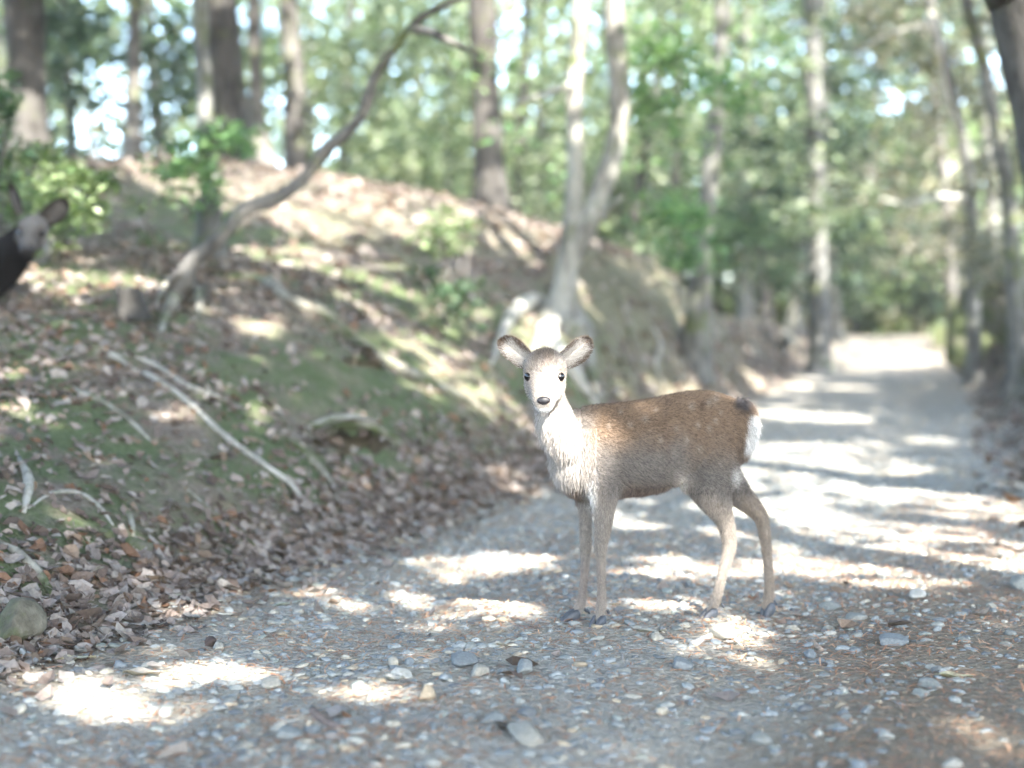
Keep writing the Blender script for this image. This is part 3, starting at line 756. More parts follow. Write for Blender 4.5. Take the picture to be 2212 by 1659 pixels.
t8 = tree('tree', 'pale twin-stemmed tree with bare roots gripping the bank edge', 'tree', [b8, W(1222,600,b8[1]), W(1236,480,b8[1]), W(1243,350,b8[1]), W(1240,200,b8[1]), W(1255,-20,b8[1])],
          [.135,.10,.078,.07,.068,.064], 'bark_grey', seed=8, flare=1.9,
          extra=[([W(1226,585,b8[1]), W(1262,500,b8[1]-.02), W(1290,430,b8[1]), W(1325,330,b8[1]), W(1338,230,b8[1]), W(1330,100,b8[1]), W(1325,-20,b8[1]), W(1320,-220,b8[1])], [.08,.085,.085,.085,.083,.08,.076,.05]),
                 ([W(1290,480,b8[1]), W(1320,445,b8[1]-.1), W(1345,425,b8[1]-.2)], [.03,.022,.012]),
                 ([W(1240,180,b8[1]), W(1170,205,b8[1]-.2), W(1110,225,b8[1]-.4)], [.03,.022,.01])])
for pts,ww,mt in [([(1205,680),(1150,662),(1105,690),(1080,740),(1060,790)],[46,38,28,20,12],'root_pale'),
                  ([(1205,690),(1180,730),(1215,790),(1250,835),(1290,880)],[56,48,40,32,20],'root_pale'),
                  ([(1235,690),(1262,760),(1280,830),(1300,900)],[50,34,24,16],'root'),
                  ([(1190,690),(1160,760),(1150,850),(1165,930)],[36,32,26,16],'root')]:
    root(pts, ww, '', mt, .5, 'root', 3, t8['root'], 6.0)
b9 = W(1500,700,14.0)
t9 = tree('tree', 'grey tree leaning out of the steep dark bank with dangling roots', 'tree', [np.array([b9[0],14.0,hz(b9[0],14.0)]), W(1520,520,14), W(1540,330,14), W(1555,150,14), W(1560,-20,14)], [.13,.095,.088,.083,.08], 'bark_mid', seed=9)
root([(1490,690),(1480,730),(1500,775),(1515,820)], [26,22,18,12], '', 'root_pale', .7, 'root', 5, t9['root'], 9.0)
root([(1505,690),(1560,740),(1600,790)], [24,18,10], '', 'root', .6, 'root', 6, t9['root'], 9.0)
t10 = tree('tree', 'slender trunk spotted with sun standing where the far bank ends', 'tree', up(1770,690,21,1752,-20,21,[(1765,480),(1758,250)]), [.16,.14,.135,.13], 'bark_mid', seed=10)
t11 = tree('tree', 'thin lichen-yellowed tree on the right bank bending toward the track', 'tree', up(2105,640,17,2005,-20,17,[(2098,450),(2075,280),(2035,110)]), [.09,.075,.07,.065,.06], 'bark_mid', seed=11)
t12 = tree('tree', 'crooked thin tree on the right bank next to the large leaning dark trunk', 'tree', up(2200,700,14,2085,-20,14,[(2185,480),(2150,260),(2120,120)]), [.085,.072,.068,.062,.06], 'bark_mid', seed=12)
t13 = tree('tree', 'large dark trunk leaning over the track from the right verge', 'tree', [np.array([3.18,7.0,hz(3.18,7.0)]), W(2310,330,7.0), W(2262,150,7.0), W(2228,0,7.0), W(2195,-160,7.0)], [.27,.225,.215,.21,.20], 'bark_dark', seed=13, sides=16)
root([(1565,575),(1610,625),(1655,680),(1700,735),(1738,785)], [22,26,24,22,12], 'long pale root edging the end of the steep bank', 'root_pale', .8, d0=12.0)
root([(1320,620),(1350,680),(1365,740),(1395,800)], [14,16,14,8], 'thin root trailing down the steep bank below the twin-stemmed tree', 'root', .9, d0=8.0)
root([(1405,700),(1425,750),(1415,800),(1440,840)], [10,13,11,7], 'short crooked root on the steep bank before the grey leaning tree', 'root_pale', .9, d0=8.0)
root([(1590,690),(1620,740),(1650,800)], [10,12,7], 'slim root low on the steep bank near the track', 'root', .9, d0=9.0)
# the leaning trunk, its fork and its bare foot
bl = G(385,640)
D = bl[1]
t14 = tree('tree', 'bare weathered trunk leaning far over the slope with a hollow at its foot', 'tree',
   [bl, W(420,562,D), W(478,512,D), W(525,455,D), W(598,428,D+.1), W(655,388,D+.2), W(698,330,D+.2), W(748,288,D+.2), W(786,240,D+.2), W(806,175,D+.2), W(848,110,D+.2), W(905,42,D+.2), W(990,0,D+.2), W(1100,-30,D+.2)],
   [.055,.047,.043,.040,.038,.036,.035,.033,.031,.028,.025,.021,.016,.012], 'bark_brown', seed=14, top=None, canopy=False, flare=1.1, lump=.16,
   extra=[([W(885,62,D+.2), W(935,72,D+.1), W(985,95,D), W(1040,120,D)], [.03,.026,.018,.008])])
for pts,ww in [([(395,610),(372,660),(355,700),(340,740)],[36,28,20,12]), ([(405,600),(430,650),(425,690)],[34,26,16]), ([(365,600),(350,640),(335,670)],[26,18,10])]:
    root(pts, ww, '', 'root', .6, 'root', 9, t14['root'], 6.0)
# trees further back
FAR = [(170,240,24,.16,'dark'),(360,240,26,.20,'brown'),(735,380,22,.13,'grey'),(795,380,27,.22,'dark'),(890,380,30,.20,'pale'),(970,400,24,.10,'brown'),(1110,420,21,.13,'dark'),(1160,430,27,.18,'brown'),
       (1330,520,22,.12,'dark'),(1400,560,27,.18,'grey'),(1455,560,20,.10,'brown'),(1610,620,30,.20,'pale'),(1660,640,25,.15,'brown'),(1715,700,28,.20,'pale'),(1805,690,27,.17,'pale'),(1850,700,33,.20,'dark'),
       (1905,690,38,.2,'grey'),(1960,690,36,.18,'dark'),(2030,690,30,.16,'pale'),(2060,690,24,.14,'brown'),(2150,660,24,.18,'pale'),(2190,640,30,.2,'grey'),(230,330,30,.10,'pale'),(20,330,24,.2,'brown'),(680,380,32,.2,'dark')]
LOOK = {'dark':'dark','brown':'brown','grey':'grey','pale':'pale'}
WHERE = ['at the rim of the sky gap beside the massive dark trunk','between the sky gap and the slim straight grey tree','just past the mottled mossy trunk on the ridge','behind the upper bend of the leaning trunk',
 'in the glare beyond the leaning trunk','close to the trunk with the blazing white top','right behind the trunk with the blazing white top','between the white-topped trunk and the twin-stemmed tree',
 'just behind the twin-stemmed tree','in the green shade past the twin-stemmed tree','close beside the grey tree on the steep bank','in bright foliage past the grey bank tree','behind the crest of the steep bank',
 'beyond the end of the steep bank','next to the slender sun-spotted trunk','at the far end of the track','straight over the end of the track','by the dark bush at the end of the track','behind the dark bush by the rocks',
 'above the low dark rock at the bend','behind the thin lichen-yellowed tree','over the sunlit rock face','standing thin inside the sky gap','behind the massive dark trunk','between the ridge trunks, farther back']
for i,(u,v,d,r,mk) in enumerate(FAR):
    if i in (18,21): continue
    rg = np.random.default_rng(100+i)
    g = W(u,v,d); g[2] = hz(g[0],g[1])
    bend = rg.normal(size=2)*.25
    pts = [g, np.array([g[0]+bend[0]*.5, g[1], g[2]+2.2]), np.array([g[0]+bend[0], g[1]+bend[1], g[2]+4.6])]
    tt_ = tree('distant_tree', 'distant %s trunk %s' % (LOOK[mk], WHERE[i]), 'tree', pts, [r*.75,r*.65,r*.55], 'bark_'+{'pale':'grey','grey':'mid'}.get(mk,mk), 'trees farther back in the wood', seed=30+i, top=9.5, sides=9, palette=['mid','dark','sun'][i%3])
# unseen trees put around and behind the camera to shade the track
OFF = [(3.4,1.0),(5.6,-2.4),(1.6,-4.6),(7.8,1.8),(-3.2,-1.4),(5.0,4.6),(9.6,5.6),(8.2,-4.5),(11.5,0.5),(-1.4,-7.5),(4.3,-8.0),(12.5,9.5),(-6.0,3.5),(8.0,9.0),(12,-7),(14.5,4)]
OW = ['nearest the verge beside the viewpoint','four strides into the wood from the verge','straight back along the track','deep on the right of the track','on the bank top behind the viewpoint','level with the deer on the right verge',
 'behind the leaning dark trunk','far back on the right','two trees in from the right verge','far back along the track edge','where the track comes in','beyond the right bank','on the bank top left of the dark deer','up the right bank','at the far back corner','deepest in the wood right of the track']
for i,(x,y) in enumerate(OFF):
    rg = np.random.default_rng(200+i); g = np.array([x,y,hz(x,y)]); b = rg.normal(size=4)*.25
    tree('shade_tree', 'unseen grey forest tree '+OW[i], 'tree', [g, g+[b[0],b[1],2.5], g+[b[0]+b[2],b[1]+b[3],5.0]], [.2,.17,.14], 'bark_grey', 'trees out of view that shade the track', seed=60+i, top=7.5, sides=9, palette='mid')

# ---- leaf roof added and carved to shape the sunlight: clumps go to the nearest tree
rg = np.random.default_rng(77)
cc = []
for k in range(7600):
    x = rg.uniform(-11,14); y = rg.uniform(-11,21); z = rg.uniform(5.4,8.6)
    if y > 8 and (z-CAMZ)/y < .29 and abs(x/y) < .45: continue
    cc.append((x,y,z))
for k in range(3200):
    cc.append((rg.uniform(-3,9), rg.uniform(-9.5,3.5), rg.uniform(5.6,8.4)))
for k in range(1500):
    cc.append((rg.uniform(-4,10), rg.uniform(3,13), rg.uniform(6.0,8.6)))
cc = np.array(cc)
CT = [t for t in TREES if t['canopy']]
TX = np.array([t['top'][:2] for t in CT])
own = np.argmin(((cc[:,None,:2]-TX[None])**2).sum(-1), 1)
for k,t in enumerate(CT):
    c = cc[own==k]
    if len(c) and TX[k][1] < 22:
        L = clumps(c, .45, 18, 300+k, .45); L = L[keep_leaf(L)]
        t['leaves'].append(leafcloud(L, .195, t['pal'], 400+k, .9))
        t['lim'] = c
# uncarved leaf clumps added out of view to keep the steep bank shaded
rg = np.random.default_rng(78); cb = []
for k in range(300):
    g = G(rg.uniform(1290,1690), rg.uniform(480,800), 9.0)
    if g[1] < 22: cb.append(g+TOSUN*((rg.uniform(6.4,8.4)-g[2])/TOSUN[2]))
cb = np.array(cb); ob_ = np.argmin(((cb[:,None,:2]-TX[None])**2).sum(-1),1)
for k in np.unique(ob_):
    CT[k]['leaves'].append(leafcloud(clumps(cb[ob_==k], .38, 16, 350+int(k), .45), .19, CT[k]['pal'], 450+int(k), .9))
# crowns of the distant trees, filling the view between the trunks
for i,t in enumerate(TREES):
    if t['root'].name.startswith('distant_tree'):
        rg = np.random.default_rng(500+i); g = np.array(t['root'].location)
        c = []
        for k in range(60):
            a = rg.uniform(0,6.28); q = rg.uniform(.2,1)**.5*2.6
            c.append((g[0]+q*math.cos(a), g[1]+q*math.sin(a), g[2]+rg.uniform(.8,9.0)))
        c = np.array(c)
        # leave the two gaps where the sky shows
        pu = 512+FPX*c[:,0]/c[:,1]; pv = 352-FPX*(c[:,2]-CAMZ)/c[:,1]
        pu, pv = pu*2.16, pv*2.16
        k1 = ((pu-245)/150)**2+((pv-320)/115)**2 < 1
        k2 = ((pu-1920)/70)**2+((pv-200)/70)**2 < 1
        k1 &= rg.uniform(size=len(c)) > .22; k2 &= rg.uniform(size=len(c)) > .3
        c = c[~(k1|k2)]
        L = clumps(c, .8, 62, 600+i, .5)
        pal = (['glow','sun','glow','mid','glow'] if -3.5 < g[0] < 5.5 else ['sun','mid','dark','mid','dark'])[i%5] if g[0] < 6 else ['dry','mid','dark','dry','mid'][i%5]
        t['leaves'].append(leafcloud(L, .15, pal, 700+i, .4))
# foliage hanging in the picture
hang(t8, [(1110,120,12.5,110,80,16,.30),(1130,280,13,70,50,8,.28),(1170,170,11.5,60,60,7,.25),(1400,90,11.8,110,70,12,.28),(1430,220,12,80,60,9,.26),(1420,20,12,140,40,10,.3),(1190,380,14,40,40,5,.25)], .085, 'fresh', 46, 801)
hang(t9, [(1520,130,13,120,90,20,.30),(1560,200,12.5,70,40,10,.25),(1470,300,13.5,60,60,8,.28),(1640,90,14,60,80,10,.3),(1480,520,12,50,90,9,.22),(1440,470,13,70,50,8,.25),(1390,330,15,50,90,8,.3)], .085, 'fresh', 46, 811)
hang(t2, [(245,300,19,140,100,58,.45)], .11, 'dark', 18, 815)
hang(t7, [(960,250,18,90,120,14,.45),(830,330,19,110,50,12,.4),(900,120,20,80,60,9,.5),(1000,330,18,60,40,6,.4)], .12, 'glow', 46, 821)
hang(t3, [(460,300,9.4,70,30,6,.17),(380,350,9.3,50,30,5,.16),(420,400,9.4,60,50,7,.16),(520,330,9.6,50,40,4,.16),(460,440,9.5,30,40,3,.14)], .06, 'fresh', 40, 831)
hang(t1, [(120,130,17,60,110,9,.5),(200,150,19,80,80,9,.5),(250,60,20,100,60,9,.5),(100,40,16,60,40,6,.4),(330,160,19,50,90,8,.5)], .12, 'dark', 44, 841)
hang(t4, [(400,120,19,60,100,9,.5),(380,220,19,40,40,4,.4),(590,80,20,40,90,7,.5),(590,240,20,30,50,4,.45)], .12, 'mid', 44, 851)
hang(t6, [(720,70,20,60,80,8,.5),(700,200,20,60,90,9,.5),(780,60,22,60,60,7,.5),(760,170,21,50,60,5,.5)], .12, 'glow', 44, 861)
hang(t10, [(1660,260,22,60,110,18,.5),(1840,110,22,80,110,22,.5),(1700,420,22,60,70,14,.45),(1850,330,24,90,90,22,.5),(1640,500,23,60,50,9,.4),(1830,500,23,60,90,14,.45),(1760,620,24,50,50,7,.4)], .12, 'dark', 44, 871)
hang(t11, [(1950,60,19,90,60,20,.45),(2000,330,20,80,110,26,.5),(1990,480,22,90,60,18,.5),(2060,180,18,50,90,14,.4)], .11, 'dry', 44, 881)
hang(t12, [(2170,120,15,40,110,14,.35),(2150,420,15.5,50,90,16,.35),(2120,560,16,50,60,10,.35),(2190,300,15,30,80,8,.35)], .10, 'dry', 40, 891)
for t in TREES:
    if t['leaves']:
        V = []; F = []; C = []; off = 0
        for v,f,c in t['leaves']:
            V.append(v); C.append(c); F += [q+off for q in f]; off += len(v)
        link('crown', mesh_np('crown', np.concatenate(V), F, np.concatenate(C), False), M['leaf'], t['root'])
    # limbs reaching into the leaf roof
    if t['canopy'] and 'lim' in t:
        rg = np.random.default_rng(t['seed']+900); c = t['lim']; parts = []
        for k in range(min(7,len(c))):
            e = c[int(rg.integers(len(c)))]; a = t['P'][-2]+(t['P'][-1]-t['P'][-2])*rg.uniform(0,.9)
            if e[1] > 4 and (min(e[2],a[2])-CAMZ)/max(e[1],a[1]) < .27: continue
            mid = (a+e)/2+rg.normal(size=3)*.25
            parts.append(tube([a,mid,e],[t['r'][-1]*.6,t['r'][-1]*.4,.012],7,.1,int(rg.integers(1e6))))
        if parts:
            V,F = merge(parts); link('limbs', mesh_np('limbs', V, F), M[t['mat']], t['root'])

# ------------------------------------------------------------------ the far wood, one mass of leaves beyond the single trees
rg = np.random.default_rng(1201); c = []
for k in range(2600):
    d = rg.uniform(36,62); kx = rg.uniform(-.62,.62); z = rg.uniform(-1,1)**1*11+9.5
    c.append((kx*d, d, z))
for k in range(1100):
    d = rg.uniform(32,42); c.append((rg.uniform(-.1,.6)*d, d, rg.uniform(.3,6.5)))
c = np.array(c); pu = (512+FPX*c[:,0]/c[:,1])*2.16; pv = (352-FPX*(c[:,2]-CAMZ)/c[:,1])*2.16
k1 = ((pu-245)/120)**2+((pv-315)/95)**2 < 1; k2 = ((pu-1920)/60)**2+((pv-190)/60)**2 < 1
k3 = (rg.uniform(size=len(c)) < .25)
k1 &= rg.uniform(size=len(c)) > .3
c = c[~(k1|k2)]
L = clumps(c, 1.5, 30, 1202, .6)
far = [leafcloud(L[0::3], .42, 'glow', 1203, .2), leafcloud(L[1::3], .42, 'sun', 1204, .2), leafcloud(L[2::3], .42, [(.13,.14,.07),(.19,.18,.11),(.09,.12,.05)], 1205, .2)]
V = []; F = []; C = []; off = 0
for v,f,cc_ in far:
    V.append(v); C.append(cc_); F += [q+off for q in f]; off += len(v)
fo = link('far_wood', mesh_np('far_wood', np.concatenate(V), F, np.concatenate(C), False), M['leaf']); fo['kind'] = 'stuff'
fo['label'] = 'mass of sunlit leaves far behind the trunks'

# ------------------------------------------------------------------ shrubs, saplings, dead branches
def shrub(label, base, regions, size, pal, per, seed, name='shrub', cat='shrub', stems=4, mat='bark_brown', group=None, r0=.012):
    b = np.array(base,float); b[2] = hz(b[0],b[1]); o = thing(name, label, cat, b, group)
    t = dict(root=o, leaves=[]); hang(t, regions, size, pal, per, seed)
    v,f,c = t['leaves'][0]
    link('foliage', mesh_np('foliage', v, f, c, False), M['leaf'], o)
    rg = np.random.default_rng(seed)
    for k in range(stems):
        u,v_,d,ru,rv,n,rad = regions[k % len(regions)]
        e = W(u+rg.normal()*ru*.4, v_+rg.normal()*rv*.3, d); m = (b+e)/2+rg.normal(size=3)*.06
        V,F = tube([b-[0,0,.05], m, e],[r0,r0*.8,r0*.35],7,.12,seed+k); link('stem', mesh_np('stem', V, F), M[mat], o)
    return o
shrub('sunlit yellow-green shrub beside the dark deer', W(95,590,8.3), [(150,440,8.2,75,75,16,.16),(60,360,8.6,70,40,8,.16),(110,500,8.1,60,30,7,.14),(40,430,8.9,60,50,8,.16),(200,400,8.4,30,30,4,.13)], .06, 'sun', 40, 901, stems=6, mat='bark_pale', r0=.02)
shrub('dark leafy spray hanging in front of the massive dark trunk', W(-30,420,8.4), [(15,210,8.0,40,45,8,.13),(10,330,8.4,30,60,6,.14)], .055, 'mid', 40, 911, stems=4)
shrub('small leafy seedling on the open slope above the mossy root', W(985,560,11.0), [(970,480,11,60,35,6,.15),(930,520,10.8,50,30,5,.14),(1010,500,11.2,30,30,3,.13)], .06, 'sun', 34, 921, 'seedling', 'plant', 3)
shrub('green seedling between the slope and the twin-stemmed tree', W(985,700,9.8), [(985,640,9.8,50,40,6,.13),(1010,680,9.7,25,30,3,.11),(915,590,10.4,25,20,3,.1)], .055, 'mid', 34, 931, 'seedling', 'plant', 3)
shrub('thin leafless sprig with few leaves before the leaning trunk', W(310,560,8.4), [(305,440,8.3,20,25,2,.08),(330,520,8.3,20,30,2,.08)], .05, 'sun', 14, 941, 'seedling', 'plant', 3)
shrub('dense dark green bush closing the end of the track', W(2000,690,30), [(1990,580,30,95,90,44,.5),(1920,620,31,60,60,16,.45),(2060,600,29,50,70,14,.45)], .14, [(.022,.045,.022),(.035,.062,.03),(.028,.05,.028)], 60, 951, 'bush', 'bush', 4, 'bark_dark')
shrub('low bright bush at the left of the far track end', W(1850,700,30), [(1850,640,30,60,50,12,.5),(1800,600,30,40,60,8,.5)], .14, 'mid', 50, 961, 'bush', 'bush', 3)
shrub('pale dusty bush on top of the right bank', W(2150,600,18), [(2140,560,18,50,50,10,.32),(2100,500,18.5,40,40,6,.3)], .09, 'dry', 40, 971, 'bush', 'bush', 3)
shrub('sprawling shrub behind the crest of the steep bank', W(1620,560,20), [(1600,520,20,90,60,14,.4),(1480,460,19,60,50,8,.35),(1680,580,22,50,40,6,.4)], .11, 'mid', 46, 981, 'bush', 'bush', 4)
# dead branch hanging by the twin stems
parts = []
a0 = W(1325,130,9.9)
rg = np.random.default_rng(991)
for k in range(9):
    e = W(1300+rg.normal()*55, 120+rg.normal()*60, 9.9+rg.normal()*.15); parts.append(tube([a0,(a0+e)/2+rg.normal(size=3)*.03,e],[.012,.009,.004],6,.1,k))
V,F = merge(parts); db = link('dead_twigs', mesh_np('dead_twigs', V-a0, F), M['root_pale'], None)
db.parent = t8['root']; db.matrix_world = Matrix.Translation(a0)
# bare pale branches among the right-hand trees
for i,(lab,seq) in enumerate([('pale dead branch reaching level over the bush at the track end', [(2090,430),(2030,425),(1960,440),(1900,430)]),
                            ('bare crooked branch slanting across the upper right foliage', [(2010,20),(2030,110),(2010,60),(1930,70),(1850,110)]),
                            ('thin whitish branch leaning across the blue sky chink', [(2085,300),(2050,230),(2030,120),(2000,40)])]):
    P = [W(u,v,17-.2*k) for k,(u,v) in enumerate(seq)]
    V,F = tube(P, list(np.linspace(.05,.015,len(P))), 7, .15, i); o = link('dead_branch', mesh_np('dead_branch', V-P[0], F), M['root_pale'], t11['root']); o.matrix_parent_inverse = Matrix(); o.location = Vector(P[0])-t11['root'].location

# ------------------------------------------------------------------ deer
def loft_rings(rings, sides=20):
    """rings: (centre, e1, e2) with e1, e2 half-axis vectors; closed tube with rounded ends"""
    th = np.arange(sides)/sides*2*np.pi; V = []
    for c,e1,e2 in rings:
        V.append(np.asarray(c)+np.cos(th)[:,None]*np.asarray(e1)+np.sin(th)[:,None]*np.asarray(e2))
    m = len(rings); V = np.concatenate(V+[np.array([rings[0][0]]), np.array([rings[-1][0]])])
    i,j = np.meshgrid(np.arange(m-1),np.arange(sides),indexing='ij')
    Q = np.stack([i*sides+j,i*sides+(j+1)%sides,(i+1)*sides+(j+1)%sides,(i+1)*sides+j],-1).reshape(-1,4)
    jj = np.arange(sides); e = (m-1)*sides
    T = np.concatenate([np.stack([(jj+1)%sides,jj,np.full(sides,m*sides)],-1), np.stack([e+jj,e+(jj+1)%sides,np.full(sides,m*sides+1)],-1)])
    return V,[Q,T]
def resample(rows, n=3):
    return catmull(np.array(rows,float), n)
def limb(rows, view=np.array([0,1.,0]), n=3):
    """rows: x, y, z, half width across the view, half depth"""
    R = resample(rows, n); C = R[:,:3]; T = np.gradient(C,axis=0); out = []
    for i in range(len(C)):
        t = T[i]/np.linalg.norm(T[i]); e1 = np.cross(t,view); e1 /= np.linalg.norm(e1); e2 = np.cross(e1,t)
        out.append((C[i], e1*R[i,3], e2*R[i,4]))
    return loft_rings(out)
def headframe(yaw, pitch, roll=0):
    F = np.array([math.sin(yaw)*math.cos(pitch), -math.cos(yaw)*math.cos(pitch), -math.sin(pitch)])
    R = np.cross([0,0,1.],F); R /= np.linalg.norm(R); U = np.cross(F,R)
    R2 = R*math.cos(roll)+U*math.sin(roll); U2 = -R*math.sin(roll)+U*math.cos(roll)
    return F,R2,U2
def headloft(E, fr, k):
    F,R,U = fr
    rows = [(-.092,.000,.028,.032),(-.072,.002,.047,.050),(-.042,.004,.0585,.058),(-.012,-.002,.0575,.057),(.012,-.008,.0505,.052),(.032,-.015,.0425,.046),(.052,-.022,.0375,.040),(.074,-.029,.0335,.035),(.095,-.035,.0305,.0305),(.111,-.039,.0255,.0255),(.121,-.041,.017,.017)]
    rr = resample([(a,b,c,d) for a,b,c,d in rows],3)
    A = loft_rings([(E+k*(f*F+u*U), k*h*U, k*w_*R) for f,u,w_,h in rr])
    parts = [A]
    for s in (-1,1):           # brow ridges and cheeks
        parts.append(loft_rings([(E+k*(f*F+u*U+s*x*R), k*r*U, k*r*R) for f,u,x,r in [(-.04,.030,.030,.012),(-.02,.030,.036,.020),(.004,.026,.037,.018),(.018,.018,.033,.012)]],12))
        parts.append(loft_rings([(E+k*(f*F+u*U+s*x*R), k*r*1.3*U, k*r*R) for f,u,x,r in [(-.05,-.03,.03,.015),(-.02,-.034,.034,.024),(.02,-.038,.028,.022),(.05,-.042,.02,.014)]],12))
    return parts
def remesh_body(name, parts, voxel, smooth):
    V,F = merge(parts)
    ob = link(name+'_tmp', mesh_np(name+'_tmp', V, F))
    m = ob.modifiers.new('r','REMESH'); m.mode = 'VOXEL'; m.voxel_size = voxel; m.use_smooth_shade = True
    s = ob.modifiers.new('s','SMOOTH'); s.factor = .5; s.iterations = smooth
    dg = bpy.context.evaluated_depsgraph_get()
    me = bpy.data.meshes.new_from_object(ob.evaluated_get(dg)); me.name = name
    bpy.data.objects.remove(ob)
    n = len(me.vertices); P = np.empty(n*3,np.float32); me.vertices.foreach_get('co',P); P = P.reshape(-1,3)
    return me, P
def set_col(me, c):
    a = me.attributes.get('Col') or me.attributes.new('Col','FLOAT_COLOR','POINT')
    q = np.ones((len(c),4),np.float32); q[:,:3] = c; a.data.foreach_set('color', q.ravel())
def sample(me, n, seed, dens=None):
    me.calc_loop_triangles()
    k = len(me.loop_triangles); T = np.empty(k*3,np.int32); me.loop_triangles.foreach_get('vertices',T); T = T.reshape(-1,3)
    P = np.empty(len(me.vertices)*3,np.float32); me.vertices.foreach_get('co',P); P = P.reshape(-1,3)
    NN = np.empty(len(me.vertices)*3,np.float32); me.vertices.foreach_get('normal',NN); NN = NN.reshape(-1,3)
    A = np.linalg.norm(np.cross(P[T[:,1]]-P[T[:,0]],P[T[:,2]]-P[T[:,0]]),axis=1)
    if dens is not None: A = A*dens(P[T].mean(1))
    rg = np.random.default_rng(seed); ix = rg.choice(k,n,p=A/A.sum())
    b = rg.dirichlet((1,1,1),n)
    pos = (P[T[ix]]*b[:,:,None]).sum(1); nn = (NN[T[ix]]*b[:,:,None]).sum(1); nn /= np.linalg.norm(nn,axis=1,keepdims=True)+1e-9
    return pos, nn
def fur(name, parent, pos, nn, flow, length, col, mat, rad, lift=.45, seed=0):
    rg = np.random.default_rng(seed); n = len(pos)
    f = flow - nn*(flow*nn).sum(1,keepdims=True); f /= np.linalg.norm(f,axis=1,keepdims=True)+1e-6
    f = f+rg.normal(size=(n,3))*.22; f /= np.linalg.norm(f,axis=1,keepdims=True)
    L = (length*np.clip(1+.28*rg.normal(size=n),.4,1.8))[:,None]
    p0 = pos-nn*.001; p1 = pos+f*L*.38+nn*L*lift*.55; p2 = pos+f*L*.72+nn*L*lift*.80; p3 = pos+f*L+nn*L*lift*.72
    p3[:,2] -= L[:,0]*.10
    C = bpy.data.hair_curves.new(name); C.add_curves([4]*n)
    PP = np.stack([p0,p1,p2,p3],1).astype(np.float32)
    C.attributes['position'].data.foreach_set('vector', PP.ravel())
    ra = C.attributes.get('radius') or C.attributes.new('radius','FLOAT','POINT')
    r = np.asarray(rad)*np.ones(n); ra.data.foreach_set('value', (r[:,None]*np.array([1,.85,.55,.15])).astype(np.float32).ravel())
    ca = C.attributes.new('Col','FLOAT_COLOR','CURVE'); q = np.ones((n,4),np.float32); q[:,:3] = col; ca.data.foreach_set('color', q.ravel())
    return link(name, C, mat, parent)
def mat_coat(name, rough=.85):
    m, nt, bs, out = newmat(name)
    at = N(nt,'ShaderNodeAttribute'); at.attribute_name = 'Col'
    nt.links.new(at.outputs['Color'], bs.inputs['Base Color']); bs.inputs['Roughness'].default_value = rough
    bs.inputs['Specular IOR Level'].default_value = .15
    return m
M['coat'] = mat_coat('deer_coat')
def plain(name, c, rough, spec=.5, nscale=None):
    m, nt, bs, out = newmat(name); bs.inputs['Roughness'].default_value = rough; bs.inputs['Specular IOR Level'].default_value = spec
    if nscale:
        nt.links.new(ramp(nt, noise(nt,nscale,4), [(.3,tuple(q*.7 for q in c)),(.7,tuple(min(1,q*1.3) for q in c))]), bs.inputs['Base Color'])
        bump(nt, bs, noise(nt,nscale*2,3), .3, .002)
    else: bs.inputs['Base Color'].default_value = (*c,1)
    return m
M['hoof'] = plain('hoof_horn', (.055,.06,.07), .5, .4, 90)
M['eye'] = plain('eye_black', (.004,.0035,.004), .08, .45)
M['eyelid'] = plain('eyelid', (.03,.022,.02), .5, .3, 200)
M['nose'] = plain('nose_skin', (.022,.020,.022), .38, .4, 400)
M['mouth'] = plain('mouth_line', (.02,.015,.015), .6, .2, 300)
def blob(name, c, ax, parent, mat, lvl=3):
    """ellipsoid-like mesh with half-axis vectors ax"""
    V,F = ico(lvl); V = V@np.array(ax)+np.asarray(c)
    return link(name, mesh_np(name, V, F), M[mat], parent)
def face_parts(root_, E, fr, k, ns=1.0):
    F,R,U = fr
    for s in (-1,1):
        c = E+k*(.0155*F+.004*U+s*.0425*R)
        o = F*.66+s*R*.75; o /= np.linalg.norm(o); tn = np.cross(U,o)
        lid = blob('eyelid', c-k*.002*o, [tn*.0185*k, U*.0145*k+F*.002*k, o*.0095*k], root_, 'eyelid')
        blob('eye', c+k*.0015*o, [tn*.0150*k, U*.0135*k, o*.0118*k], root_, 'eye')
    # nose pad with two nostrils, and the mouth line
    c = E+k*(.1135*F-.0275*U)
    V,Fc = ico(3); x,y,z = V[:,0],V[:,1],V[:,2]
    wd = 1.0+.18*z
    P = c+ns*k*(x*.0185*wd)[:,None]*R+ns*k*(z*.0145)[:,None]*U+k*(y*.0115-.004*(z<0)*np.abs(z))[:,None]*F
    nose = link('nose', mesh_np('nose', P, Fc), M['nose'], root_)
    for s in (-1,1):
        blob('nostril', c+k*(.0085*F+s*.0105*R+.003*U), [R*.0042*k+U*.001*k, U*.0026*k+s*R*.0015*k, F*.0038*k], nose, 'mouth', 2)
    P = [E+k*(f*F+u*U+x*R) for f,u,x in [(.078,-.049,-.033),(.094,-.049,-.027),(.110,-.046,-.014),(.1185,-.0435,0),(.110,-.046,.014),(.094,-.049,.027),(.078,-.049,.033)]]
    V,Fm = tube(P,[k*.0008]+[k*.0014]*5+[k*.0008],7,0); link('mouth', mesh_np('mouth', V, Fm), M['mouth'], root_)
